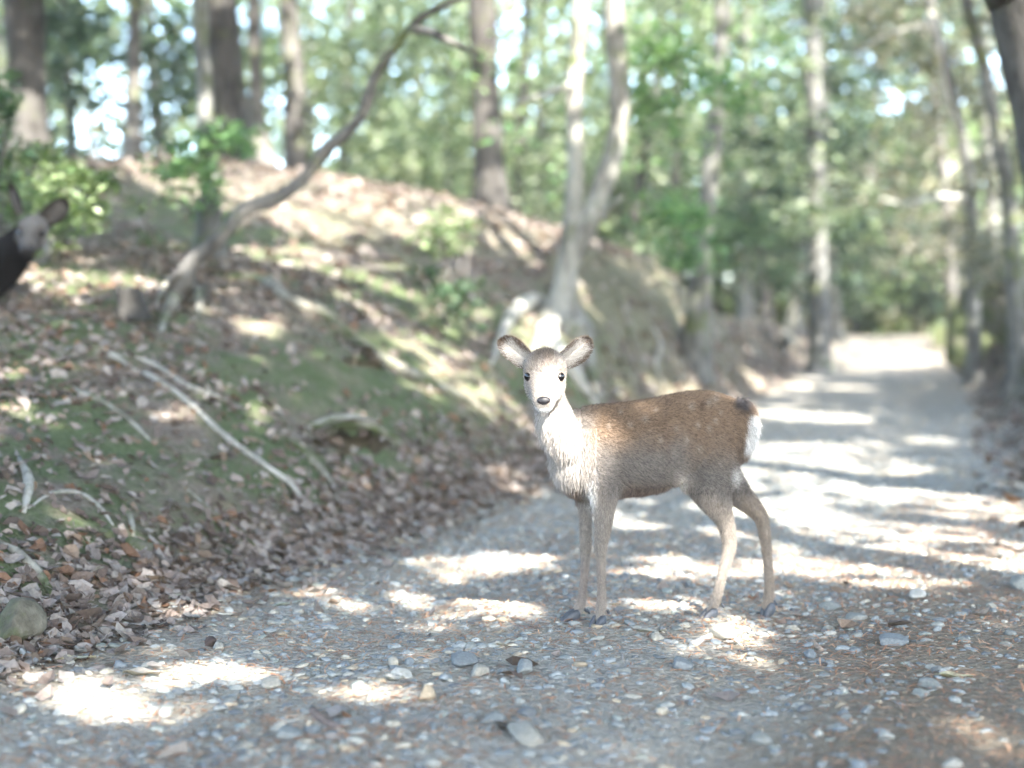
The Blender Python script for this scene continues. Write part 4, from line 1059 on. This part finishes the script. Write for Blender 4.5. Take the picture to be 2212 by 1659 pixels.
def ear(root_, base, axis, length, width, face, k, cols, seed, nh=5000):
    """cupped ear: axis = root to tip, face = the way the hollow looks"""
    A = axis/np.linalg.norm(axis); Nf = face-A*face.dot(A); Nf /= np.linalg.norm(Nf); B = np.cross(A,Nf)
    nl, nw = 16, 13; V = []
    for side in (0,1):
        for i in range(nl):
            l = i/(nl-1); w_ = width*(.50*(1-l)**1.5+1.28*(l+.05)**.55*(1-l**3.2)**.6)*.80
            for j in range(nw):
                q = -1+2*j/(nw-1)
                dep = -.36*width*(1-q*q)*(1.1-.7*l)*(1 if l<.98 else .3) - .10*width*l*l
                th = .0035*(1-q**4)*(side)
                V.append(base+A*(l*length)+B*(q*w_+.10*width*math.sin(l*3))+Nf*(dep-th))
    V = np.array(V); F = []
    for side in (0,1):
        o = side*nl*nw
        for i in range(nl-1):
            for j in range(nw-1):
                f = [o+i*nw+j,o+i*nw+j+1,o+(i+1)*nw+j+1,o+(i+1)*nw+j]; F.append(f if side==0 else f[::-1])
    inner, rim, back = cols
    t = np.abs(np.tile(np.linspace(-1,1,nw),nl)); l = np.repeat(np.linspace(0,1,nl),nw)
    e = np.clip((np.maximum(t**1.5, l**2.2)-.5)/.25,0,1)[:,None]
    C = np.concatenate([np.array(inner)*(1-e)+np.array(rim)*e, np.repeat(np.array([back]),nl*nw,0)])
    o = link('ear', mesh_np('ear', V, np.array(F), C), M['coat'], root_)
    me = o.data; pos,nn = sample(me, nh, seed)
    rg = np.random.default_rng(seed)
    # colour by position over the ear
    q = (pos-base)@A/length; b = np.abs((pos-base)@B)/width; front = (nn@Nf)>0
    e = np.clip((np.maximum(b**1.2*1.05, q**2.2)-.48+.16*rg.normal(size=len(pos)))/.2,0,1)[:,None]
    low = np.clip(1-np.linalg.norm(np.stack([q-.42,((pos-base)@B)/width*np.sign(-A[0])-.55],1),axis=1)/.28,0,1)[:,None]
    e = np.clip(e+low*.9,0,1)
    c = np.where(front[:,None], np.array(inner)*(1-e)+np.array(rim)*e, np.array(back))*rg.uniform(.7,1.25,(len(pos),1))
    ln = np.where(front, .013*(1-.5*q), .006)*k
    fl = A*.8+B*np.sign((pos-base)@B)[:,None]*.5
    fur('fur', o, pos, nn, fl, ln, c, M['coat'], .00045, .4, seed+1)
    return o
def hoof(root_, p, fwd, k, w_=.0155, h=.030, L=.052, tip=0.0):
    """cloven hoof: two pointed claws side by side; p = middle of the crown of the hoof"""
    F = np.array([fwd[0],fwd[1],0.]); F /= np.linalg.norm(F); S = np.array([-F[1],F[0],0.]); Z = np.array([0,0,1.]); parts = []
    Fp = F*math.cos(tip)-Z*math.sin(tip); Zp = Z*math.cos(tip)+F*math.sin(tip)
    for s in (-1,1):
        rows = []
        for (f,z,a,b) in [(-.35,.0,.45,.55),(-.2,-.05,.85,.95),(.05,-.12,1.0,1.0),(.3,-.28,.85,.8),(.5,-.45,.6,.52),(.66,-.6,.3,.25)]:
            rows.append((p+Fp*f*L*k+Zp*(z*h*k-.42*h*k+.02*h*k)+S*s*w_*k*.60+S*s*(-.22*max(f,0))*w_*k, Zp*b*h*k*.52, S*a*w_*k*.52))
        parts.append(loft_rings(rows,12))
    V,Fc = merge(parts); V = V.copy()
    return link('hoof', mesh_np('hoof', V, Fc), M['hoof'], root_)
def dewclaw(root_, p, back, k):
    b = np.array(back)/np.linalg.norm(back)
    blob('dewclaw', p, [np.array([.005,0,0])*k, np.array([0,.005,0])*k, (b*.5+np.array([0,0,-1]))*.009*k], root_, 'hoof', 2)
def ss(a, b, x):
    t = np.clip((x-a)/(b-a),0,1); return t*t*(3-2*t)
def lerp(a, b, t): return a*(1-t)+b*t

# ---- the young deer on the track
K = .000565                                    # metres per pixel of the enlarged deer view at 4.2 m
def dd(cx): return 4.13+(cx-480)/870*.19
a3 = CP(1350,500,dd(1350))-CP(480,500,dd(480)); a3[2] = 0; a3 /= np.linalg.norm(a3); b3 = np.array([-a3[1],a3[0],0])
ts = [(392,650,790,.035),(425,575,870,.070),(480,475,918,.092),(560,440,934,.103),(650,430,930,.108),(750,420,917,.114),(850,406,908,.119),(950,389,885,.119),(1040,370,852,.115),(1120,360,840,.112),(1200,366,830,.108),(1275,388,805,.096),(1335,424,752,.076),(1378,478,672,.048),(1395,530,620,.02)]
rows = resample(ts,3)
deer_parts = [loft_rings([(CP(c,(t+b)/2,dd(c)), np.array([0,0,1.])*((b-t)/2-9)*K*dd(c)/4.2, b3*w_) for c,t,b,w_ in rows],28)]
def leg(L, q=1.0): return limb([(*CP(cx,cy,d), hw*K*d/4.2*lerp(1,q,ss(880,1040,cy)), hd*lerp(1,q,ss(880,1040,cy))) for cx,cy,hw,hd,d in L])
FL = [(615,690,85,.040,4.085),(628,800,92,.044,4.075),(640,890,80,.041,4.08),(642,960,65,.036,4.085),(640,1050,54,.030,4.09),(633,1120,45,.026,4.095),(625,1180,36,.0215,4.10),(626,1240,30,.0175,4.10),(630,1350,26,.015,4.10),(630,1440,27,.015,4.10),(629,1485,32,.0175,4.10),(621,1535,29,.016,4.095),(614,1572,29,.016,4.09)]
FR = [(575,840,55,.04,4.18),(550,950,42,.034,4.185),(547,1030,37,.028,4.19),(547,1110,34,.024,4.19),(547,1180,33,.0215,4.19),(545,1260,26,.0175,4.19),(540,1340,24,.015,4.19),(531,1420,25,.015,4.19),(519,1480,29,.0175,4.19),(496,1530,26,.016,4.18),(478,1560,25,.016,4.17)]
HL = [(1185,600,115,.048,4.225),(1190,720,128,.053,4.215),(1192,820,122,.051,4.215),(1205,900,100,.044,4.22),(1238,975,77,.035,4.23),(1268,1040,57,.027,4.24),(1287,1110,46,.022,4.25),(1293,1175,40,.0205,4.255),(1280,1240,36,.0175,4.255),(1256,1320,31,.015,4.255),(1236,1400,29,.015,4.255),(1221,1452,32,.0175,4.255),(1203,1500,29,.016,4.25),(1191,1530,29,.016,4.245)]
HR = [(1240,760,90,.045,4.375),(1295,850,78,.042,4.38),(1360,920,60,.036,4.375),(1418,975,50,.029,4.37),(1458,1028,43,.023,4.365),(1474,1100,34,.0195,4.36),(1487,1200,30,.016,4.355),(1496,1300,28,.015,4.35),(1500,1390,29,.015,4.35),(1497,1437,33,.0175,4.35),(1486,1478,27,.016,4.345),(1481,1500,26,.016,4.34)]
for L in (FL,FR,HL,HR): deer_parts.append(leg(L,.80))
NK = [(540,720,105,.072,4.125),(470,655,112,.073,4.10),(415,580,106,.068,4.085),(384,500,98,.060,4.075),(362,420,90,.054,4.07),(346,340,74,.048,4.065),(340,290,50,.04,4.06)]
deer_parts.append(leg([(a,b,c*.92,d_*.92,e) for a,b,c,d_,e in NK]))
deer_parts.append(leg([(1345,428,26,.024,dd(1345)),(1385,480,30,.030,dd(1385)+.01),(1398,560,30,.030,dd(1398)+.01),(1388,630,22,.022,dd(1388)),(1372,668,10,.012,dd(1372))]))   # tail pressed to the rump
deer_parts.append(leg([(1040,700,60,.05,dd(1040)-.04),(1080,800,70,.045,dd(1080)-.045),(1130,870,55,.035,dd(1130)-.05),(1170,930,40,.025,dd(1170)-.05)]))             # flank fold
E1 = CP(335,290,3.99); fr1 = headframe(-.05, math.radians(22), .0); K1 = 1.0
deer_parts += headloft(E1, fr1, K1)
me, P = remesh_body('body', deer_parts, .0042, 5)
def crop(P):       # world -> pixels of the enlarged deer view
    c, s = math.cos(PITCH), math.sin(PITCH)
    x, y, z = P[:,0], P[:,1], P[:,2]-CAMZ
    dep = y*c-z*s; up_ = y*s+z*c
    u = 512+FPX*x/dep; v = 384-FPX*up_/dep
    return (u*3.75-1800)/.72333, (v*3.75-1200)/.72333
BR = np.array([.195,.136,.094]); GY = np.array([.175,.155,.14]); TAN = np.array([.255,.222,.192]); PALE = np.array([.50,.45,.40]); WH = np.array([.62,.61,.59]); DK = np.array([.035,.033,.036]); DB = np.array([.12,.085,.065])
SPOTS = [(850,515,14),(770,545,11),(930,620,12),(660,550,11),(1212,412,16),(1178,430,14),(1215,520,12),(1180,560,13),(1122,545,12),(1090,450,14),(1062,620,13),(1130,665,13),(905,470,9),(1010,560,9),(1240,480,9),(1000,680,9),(720,480,9)]
def coat1(P, rg=None):
    cx, cy = crop(P); n = len(P)
    nz = wob(P[:,0]*9,P[:,2]*9,3.0)*.12
    c = np.repeat(GY[None],n,0)
    t = ss(760,520,cy+nz*260)[:,None]*ss(470,600,cx)[:,None]; c = lerp(c, BR, t)
    t = ss(1010,1120,cx)[:,None]*ss(820,640,cy)[:,None]; c = lerp(c, BR*1.02, t*.6)
    # chest and neck
    t = (ss(640,470,cx)*ss(930,820,cy))[:,None]; c = lerp(c, np.array([.34,.31,.285]), t)
    t = (ss(520,440,cy)*ss(560,480,cx)*0+ss(470,540,cx)*ss(560,440,cy)*ss(640,560,cx))[:,None]; c = lerp(c, BR*.9, t*.7)
    # legs
    t = ss(860,1000,cy)[:,None]; c = lerp(c, TAN, t)
    t = (ss(870,960,cy)*ss(1330,1400,cx))[:,None]; c = lerp(c, np.array([.25,.205,.165]), t*.8)
    t = (ss(1210,1300,cy)*ss(1500,1420,cy)*ss(660,600,cx))[:,None]; c = lerp(c, np.array([.24,.20,.175]), t*.8)
    t = (ss(820,900,cy)*ss(720,640,cx)*ss(1000,900,cy)*ss(560,600,cx)*.0)[:,None]
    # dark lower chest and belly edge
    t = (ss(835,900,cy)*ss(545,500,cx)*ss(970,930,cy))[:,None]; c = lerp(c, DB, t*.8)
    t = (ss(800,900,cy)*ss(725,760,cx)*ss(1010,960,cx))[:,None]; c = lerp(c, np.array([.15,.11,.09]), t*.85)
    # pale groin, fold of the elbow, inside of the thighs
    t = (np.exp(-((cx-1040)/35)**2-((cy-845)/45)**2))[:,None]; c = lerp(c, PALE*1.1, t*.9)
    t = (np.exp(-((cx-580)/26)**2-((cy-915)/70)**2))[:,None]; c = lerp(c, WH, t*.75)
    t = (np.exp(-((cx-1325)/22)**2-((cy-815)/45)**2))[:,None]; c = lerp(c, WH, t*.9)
    # dorsal line, black tail root, white rump
    top = np.interp(cx,[480,560,750,850,950,1040,1120,1200,1290,1345,1390],[450,440,420,406,389,370,360,366,392,430,480])
    t = (ss(24,4,cy-top)*ss(460,500,cx))[:,None]; c = lerp(c, DB*.75, t*.75)
    t = (np.exp(-((cx-1345-.0*(cy))/46)**2-((cy-432)/40)**2))[:,None]; c = lerp(c, DK, np.clip(t*1.35,0,1)*ss(1250,1330,cx)[:,None])
    t = (ss(1362,1382,cx+(cy-560)*.10)*ss(468,500,cy)*ss(690,650,cy))[:,None]; c = lerp(c, WH, t)
    t = (ss(1335,1350,cx)*ss(1372,1356,cx)*ss(600,640,cy)*ss(720,680,cy))[:,None]; c = lerp(c, DB, t*.5)
    for (sx,sy,r) in SPOTS:
        t = np.exp(-((cx-sx)**2+((cy-sy)*.75)**2)/(r*r))[:,None]; c = lerp(c, np.array([.42,.37,.325]), t*.38)
    t = np.exp(-((cx-1142-(cy-455)*-.15)/9)**2-((cy-455)/38)**2)[:,None]; c = lerp(c, DB*.7, t*.8)
    t = np.exp(-((cx-960-12*np.sin(cy*.02))/14)**2)*ss(400,440,cy)*ss(780,640,cy); c = lerp(c, DB*1.2, (t*.35)[:,None])
    # head
    q = P-E1; F,R,U = fr1; f, r, u = q@F, q@R, q@U
    hd = ((f>-.10)&(np.linalg.norm(q-.01*F+.01*U,axis=1)<.125)&(cy<478))
    h = np.repeat(np.array([[.27,.24,.215]]),n,0)
    t = (ss(.012,.055,u+.012*np.sin(r*160))*ss(.045,-.02,f)*ss(.052,.012,np.abs(r)))[:,None]; h = lerp(h, np.array([.135,.10,.076]), t*.85)
    t = (np.exp(-(r/.013)**2)*ss(-.01,.02,f)*ss(.10,.07,f)*ss(-.04,-.005,u))[:,None]; h = lerp(h, np.array([.33,.27,.225]), t*.45)
    t = (ss(-.038,-.052,u)*ss(.02,.05,f))[:,None]; h = lerp(h, WH*.7, t)
    t = (np.exp(-((f-.105)/.02)**2-((u+.018)/.018)**2))[:,None]; h = lerp(h, np.array([.40,.33,.27]), t*.6)
    t = (np.exp(-((np.abs(r)-.047)/.017)**2-((f-.01)/.03)**2-((u-.006)/.017)**2))[:,None]; h = lerp(h, np.array([.30,.235,.19]), t*.75)
    t = (np.exp(-((np.abs(r)-.030)/.009)**2-((f-.045)/.022)**2-((u+.012)/.014)**2))[:,None]; h = lerp(h, np.array([.26,.21,.18]), t*.6)
    c = np.where(hd[:,None], h, c)
    t = (np.exp(-((cx-330)/70)**2)*ss(470,500,cy)*ss(560,510,cy))[:,None]; c = lerp(c, WH*.8, t*.35)
    return c*(1+nz[:,None]*.5)
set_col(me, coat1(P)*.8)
G0 = CP(900,1600,4.2)
deer = thing('deer', 'young brown deer standing on the gravel track, face turned to the viewer', 'deer', (G0[0],4.2,hz(G0[0],4.2)))
body = link('body', me, M['coat'], deer)
pos, nn = sample(me, 200000, 5)
cx, cy = crop(pos); rg = np.random.default_rng(6); n = len(pos)
q = pos-E1; hd = (np.linalg.norm(q-.01*fr1[0]+.01*fr1[2],axis=1)<.125)&(cy<478)&((q@fr1[0])>-.09)
flow = np.repeat((a3*.85+np.array([0,0,-.45]))[None],n,0)
lo = (cy>860)|((cx<600)&(cy>560)); flow[lo] = np.array([0,-.02,-1.])
nk = (cx<520)&(cy>430)&(cy<=900); flow[nk] = np.array([-.12,-.05,-1.])
flow[hd] = q[hd]-.125*fr1[0]+.03*fr1[2]
tl = (cx>1335)&(cy<720)&(cy>400); flow[tl] = np.array([.1,0,-1.])
length = np.full(n,.0095); length[cy>950] = .0075; length[cy>1200] = .0055
length[(cx<560)&(cy>520)&(cy<940)] = .017; length[(cx>725)&(cy>800)&(cy<930)&(cx<1060)] = .015; length[(cx>1320)&(cy<700)] = .020
length[hd] = .0065; length[hd&((q@fr1[0])>.03)] = .0035; length[hd&((q@fr1[2])>.025)] = .009
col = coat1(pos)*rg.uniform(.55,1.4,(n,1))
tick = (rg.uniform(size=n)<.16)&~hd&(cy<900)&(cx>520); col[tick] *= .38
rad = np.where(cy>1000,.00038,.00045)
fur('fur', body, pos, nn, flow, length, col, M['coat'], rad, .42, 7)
face_parts(deer, E1, fr1, K1)
ecol = ((.46,.43,.40),(.11,.08,.062),(.19,.145,.11))
for s,(bx,by),(tx,ty) in [(-1,(250,222),(112,112)),(1,(432,222),(562,108))]:
    b_ = CP(bx,by,4.035); t_ = CP(tx,ty,4.045)
    ear(deer, b_, t_-b_, np.linalg.norm(t_-b_)*1.10, .0385, np.array([s*.28,-1,-.05]), 1.0, ecol, 20+s)
for L,fw,tp in ((FL,(-.55,-.8),.0),(FR,(-.95,-.35),.0),(HL,(-.8,-.5),.0),(HR,(-.75,-.4),.55)):
    cx_,cy_,hw,hd_,d_ = L[-1]; p = CP(cx_,cy_,d_)
    gz = hz(p[0],p[1]); p[2] = max(p[2], gz+.030) if tp==0 else max(p[2],gz+.036)
    if tp==0: p[2] = gz+.031
    hoof(deer, p+np.array([0,0,.006]), fw, 1.0, .019, .034, .056, tp)
    c2 = CP(L[-3][0],L[-3][1]+22,L[-3][4]); bk = np.array([-fw[0],-fw[1],0.])
    for s in (-1,1): dewclaw(deer, c2+bk*.021+np.array([bk[1],-bk[0],0])*s*.011+np.array([0,0,-.004]), bk, 1.0)

# ---- the dark deer behind the bank, only its head and neck in view
E2 = W(69,503,6.75); fr2 = headframe(.05, math.radians(27), -.05); K2 = 1.13
def P2(u,v,d,hw,hd): return (*W(u,v,d),hw,hd)
dk_parts = headloft(E2, fr2, K2)
dk_parts.append(limb([P2(62,498,6.86,.05,.05),P2(50,520,6.9,.066,.062),P2(30,545,6.97,.085,.072),P2(-5,575,7.05,.115,.09),P2(-50,600,7.12,.135,.11)]))
tor = resample([(-15,612,.05,.05,7.06),(-45,604,.125,.10,7.1),(-110,600,.155,.125,7.16),(-200,602,.165,.135,7.25),(-290,598,.16,.13,7.34),(-350,596,.13,.115,7.4),(-390,600,.07,.07,7.44)],3)
dk_parts.append(loft_rings([(W(u,v,d),np.array([0,0,1.])*hh,np.array([.3,.95,0])*ww) for u,v,hh,ww,d in tor],24))
legs2 = []
for (u,d,uf) in [(-80,7.02,-85),(-70,7.22,-60),(-330,7.3,-345),(-320,7.5,-300)]:
    t0 = W(u,620,d); f0 = W(uf,620,d); gz = hz(f0[0],d); f0[2] = gz
    z0 = t0[2]; h = z0-gz
    pts = [(t0[0],d,z0,.07,.06),(t0[0]*.8+f0[0]*.2,d,z0-.3*h,.05,.042),(f0[0]+(.03 if u<-200 else 0),d+.0,gz+.48*h,.026,.024),(f0[0],d,gz+.25*h,.018,.017),(f0[0],d,gz+.12*h,.021,.02),(f0[0]-.01,d-.01,gz+.035,.019,.018)]
    dk_parts.append(limb(pts)); legs2.append((f0[0]-.01,d-.01,gz+.034))
dk_parts.append(limb([P2(-385,570,7.44,.03,.03),P2(-400,600,7.45,.035,.03),P2(-402,640,7.45,.012,.012)]))
me2, Pq = remesh_body('body', dk_parts, .0065, 4)
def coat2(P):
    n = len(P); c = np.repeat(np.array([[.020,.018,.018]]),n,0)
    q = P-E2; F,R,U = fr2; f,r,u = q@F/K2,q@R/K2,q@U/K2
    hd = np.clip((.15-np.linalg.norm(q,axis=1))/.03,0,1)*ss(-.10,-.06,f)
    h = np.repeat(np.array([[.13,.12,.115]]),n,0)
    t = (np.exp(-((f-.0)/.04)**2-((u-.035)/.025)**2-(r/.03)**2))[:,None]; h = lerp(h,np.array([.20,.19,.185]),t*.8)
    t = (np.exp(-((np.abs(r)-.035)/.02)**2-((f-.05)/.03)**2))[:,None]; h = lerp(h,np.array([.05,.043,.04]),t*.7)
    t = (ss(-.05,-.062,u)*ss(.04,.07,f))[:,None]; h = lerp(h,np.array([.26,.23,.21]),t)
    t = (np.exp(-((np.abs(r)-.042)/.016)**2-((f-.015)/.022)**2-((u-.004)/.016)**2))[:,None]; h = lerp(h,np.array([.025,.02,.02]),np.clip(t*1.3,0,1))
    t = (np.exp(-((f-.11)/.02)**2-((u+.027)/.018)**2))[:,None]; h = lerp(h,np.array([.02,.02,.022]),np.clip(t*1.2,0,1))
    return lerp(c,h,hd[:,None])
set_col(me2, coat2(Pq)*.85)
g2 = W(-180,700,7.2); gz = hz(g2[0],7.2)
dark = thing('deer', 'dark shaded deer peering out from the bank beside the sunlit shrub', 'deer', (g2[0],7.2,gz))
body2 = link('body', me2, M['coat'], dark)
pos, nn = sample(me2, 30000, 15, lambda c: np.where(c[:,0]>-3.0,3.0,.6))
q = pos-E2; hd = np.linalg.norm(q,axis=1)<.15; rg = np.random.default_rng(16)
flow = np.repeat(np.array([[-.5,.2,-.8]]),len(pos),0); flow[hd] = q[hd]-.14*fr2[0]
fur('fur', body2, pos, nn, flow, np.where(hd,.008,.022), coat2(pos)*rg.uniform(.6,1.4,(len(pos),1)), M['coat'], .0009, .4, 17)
face_parts(dark, E2, fr2, K2, 1.35)
ec2 = ((.10,.09,.085),(.03,.025,.022),(.08,.07,.065))
b_ = W(42,462,6.83); t_ = W(25,415,6.85); ear(dark, b_, t_-b_, .160, .042, np.array([-.6,-.75,0]), 1.2, ec2, 31, 2500)
b_ = W(94,478,6.83); t_ = W(130,445,6.85); ear(dark, b_, t_-b_, .155, .058, np.array([.35,-1,-.1]), 1.2, ec2, 33, 2500)
for p in legs2: hoof(dark, np.array(p), (-.2,-1), 1.15, .02, .034, .056)

# ------------------------------------------------------------------ small things lying on the track
def stick(pts, r, label, col, name='twig'):
    P = np.array([G(u,v) for u,v in pts]); P[:,2] += r*.8
    V,F = tube(P, [r]*(len(P)-1)+[r*.7], 9, .15, int(pts[0][0]))
    o = link(name, mesh_np(name, V-P[0], F, np.repeat(np.array([col]),len(V),0)), M['wood_dead']); o.location = P[0]; return tag(o, label, 'twig')
stick([(1497,1402),(1520,1390),(1547,1379)], .011, 'short broken grey twig leaning on the pale sandy boulder', (.36,.34,.31))
stick([(1113,1358),(1140,1362),(1163,1367)], .006, 'thin dark twig lying left of the front hooves', (.13,.10,.085))
stick([(1333,1404),(1343,1416),(1346,1432)], .005, 'curved grey twig among pebbles below the front hooves', (.30,.27,.24))
stick([(674,1547),(700,1570),(735,1588)], .010, 'dark bent twig on sandy gravel', (.16,.12,.10))
stick([(845,1502),(900,1498),(960,1490)], .004, 'straight thin brown twig near the upright tan stone', (.20,.14,.10))
stick([(1790,1430),(1850,1432),(1930,1425),(2050,1400)], .004, 'long thin reddish stem behind the broad flat stone', (.27,.19,.14))
stick([(1755,1395),(1775,1412)], .009, 'stubby brown twig end beside pebbles', (.33,.25,.19))
stick([(2150,1180),(2230,1205)], .010, 'dark stick at the leafy right verge', (.09,.07,.06))
def dry_leaf(u, v, L, wd, label, col, ang, curl=.5, tilt=.35):
    p = G(u,v); n = 9; V = []
    for i in range(n):
        x = i/(n-1)-.5; w_ = wd*math.sqrt(max(0,1-(2*x)**2))*(1-.25*x)
        for q in (-1,-.5,0,.5,1): V.append((x*L, q*w_, curl*L*(x*x)*.9+tilt*abs(q)*w_+.003*math.sin(9*x+q*3)))
    F = [[i*5+j,i*5+j+1,(i+1)*5+j+1,(i+1)*5+j] for i in range(n-1) for j in range(4)]
    V = np.array(V); V[:,2] -= V[:,2].min()
    o = link('dry_leaf', mesh_np('dry_leaf', V, np.array(F), np.repeat(np.array([col]),len(V),0)), M['litter'])
    o.location = (p[0],p[1],p[2]+.006); o.rotation_euler = (random.uniform(-.1,.1),random.uniform(-.1,.1),ang); return tag(o,label,'leaf','single dry leaves on the track')
dry_leaf(1405,1372,.095,.014,'long curled pale dry leaf beside the front hooves',(.40,.37,.31),.15-.5,.15)
dry_leaf(1585,1398,.055,.016,'crumpled grey dry leaf between twig and sandy boulder',(.36,.33,.30),.7,.9)
dry_leaf(1625,1300,.035,.012,'tiny rust-brown leaf by the rear hooves',(.26,.12,.07),.3,.6)
dry_leaf(160,1433,.11,.022,'long cream leaf at the foot of the leaf drift',(.55,.50,.36),.35,.1)
dry_leaf(305,1468,.10,.030,'broad pale tan leaf on sand beside the gravel',(.52,.43,.34),-.2,.2)
dry_leaf(620,1312,.10,.012,'narrow grey-green leaf near the bent grey stick',(.40,.42,.36),.5,.1)
dry_leaf(850,1476,.05,.018,'curled whitish leaf in front of the long low stone',(.50,.47,.42),.1,.8)
dry_leaf(1085,1400,.05,.014,'pale curled leaf on pebbles above the row of cobbles',(.48,.44,.38),.4,.7)
dry_leaf(1095,1585,.06,.02,'blackish rolled leaf behind the big flat slab',(.07,.06,.05),.2,1.0)
dry_leaf(2060,1470,.09,.016,'straw-coloured leaf on the brown earth',(.45,.40,.26),-.4,.1)
p = G(452,1398); bm = bmesh.new()
for i in range(60):
    a = i*2.4; z = i/60; r = .012*math.sin(math.pi*(.15+.8*z))
    m4 = Matrix.Translation((math.cos(a)*r, math.sin(a)*r, .004+.03*z)) @ Matrix.Rotation(a,4,'Z') @ Matrix.Rotation(.9,4,'Y') @ Matrix.Diagonal((.008,.006,.002,1))
    bmesh.ops.create_icosphere(bm, subdivisions=1, radius=1, matrix=m4)
me = bpy.data.meshes.new('pine_cone'); bm.to_mesh(me); bm.free()
a = me.attributes.new('Col','FLOAT_COLOR','POINT'); a.data.foreach_set('color', np.tile(np.array([.06,.045,.04,1],np.float32),len(me.vertices)))
o = link('pine_cone', me, M['wood_dead']); o.location = p; o.rotation_euler = (1.2,.3,.4); o.location.z += .012; tag(o,'small dark pine cone beside the white knob of rock','cone')

# ------------------------------------------------------------------ earth ledges over the hollows of the bank
def ledge(pts, dep, thick, label, seed):
    P = np.array([G(u,v) for u,v in pts]); rg = np.random.default_rng(seed)
    P = catmull(P, 5); m = len(P); T = np.gradient(P,axis=0); rings = []
    for i in range(m):
        t = T[i]/np.linalg.norm(T[i]); k = math.sin(math.pi*(.06+.88*i/(m-1)))**.5*(1+.12*rg.normal())
        o = np.cross(t,[0,0,1.]); o /= np.linalg.norm(o)
        if o[1] > 0: o = -o
        e1 = (o*.97+np.array([0,0,-.25]))*dep*k; e2 = np.cross(t,e1); e2 = e2/np.linalg.norm(e2)*thick*k*(1+.2*rg.normal())
        rings.append((P[i]+o*dep*.12+np.array([0,0,thick*.4]), e1, e2))
    V,F = loft_rings(rings, 14); V = V+rg.normal(size=V.shape)*thick*.08
    o = link('earth_ledge', mesh_np('earth_ledge', V-P[0], F), M['rock_moss']); o.location = P[0]; return tag(o,label,'ledge')
ledge([(668,925),(720,920),(790,928),(862,952)], .06, .022, 'mossy ledge of earth jutting over the dark hollow in the bank', 1)
ledge([(735,735),(790,752),(850,785),(905,815)], .06, .02, 'root-edged ledge of earth below the mossy lip root', 2)

# ------------------------------------------------------------------ thin scattering volume added to imitate milky lens glare
bm = bmesh.new(); bmesh.ops.create_cube(bm, size=1)
me = bpy.data.meshes.new('glare_haze'); bm.to_mesh(me); bm.free()
hm = bpy.data.materials.new('glare_haze_air'); hm.use_nodes = True; hn = hm.node_tree; hn.nodes.clear()
ho = hn.nodes.new('ShaderNodeOutputMaterial'); pvn = hn.nodes.new('ShaderNodeVolumePrincipled')
pvn.inputs['Color'].default_value = (.93,.97,1,1); pvn.inputs['Density'].default_value = .0011; pvn.inputs['Anisotropy'].default_value = 0.0
hn.links.new(pvn.outputs[0], ho.inputs['Volume'])
hz_ = link('glare_haze', me, hm); hz_['kind'] = 'stuff'; hz_.location = (0,60,10.5); hz_.scale = (300,420,26)
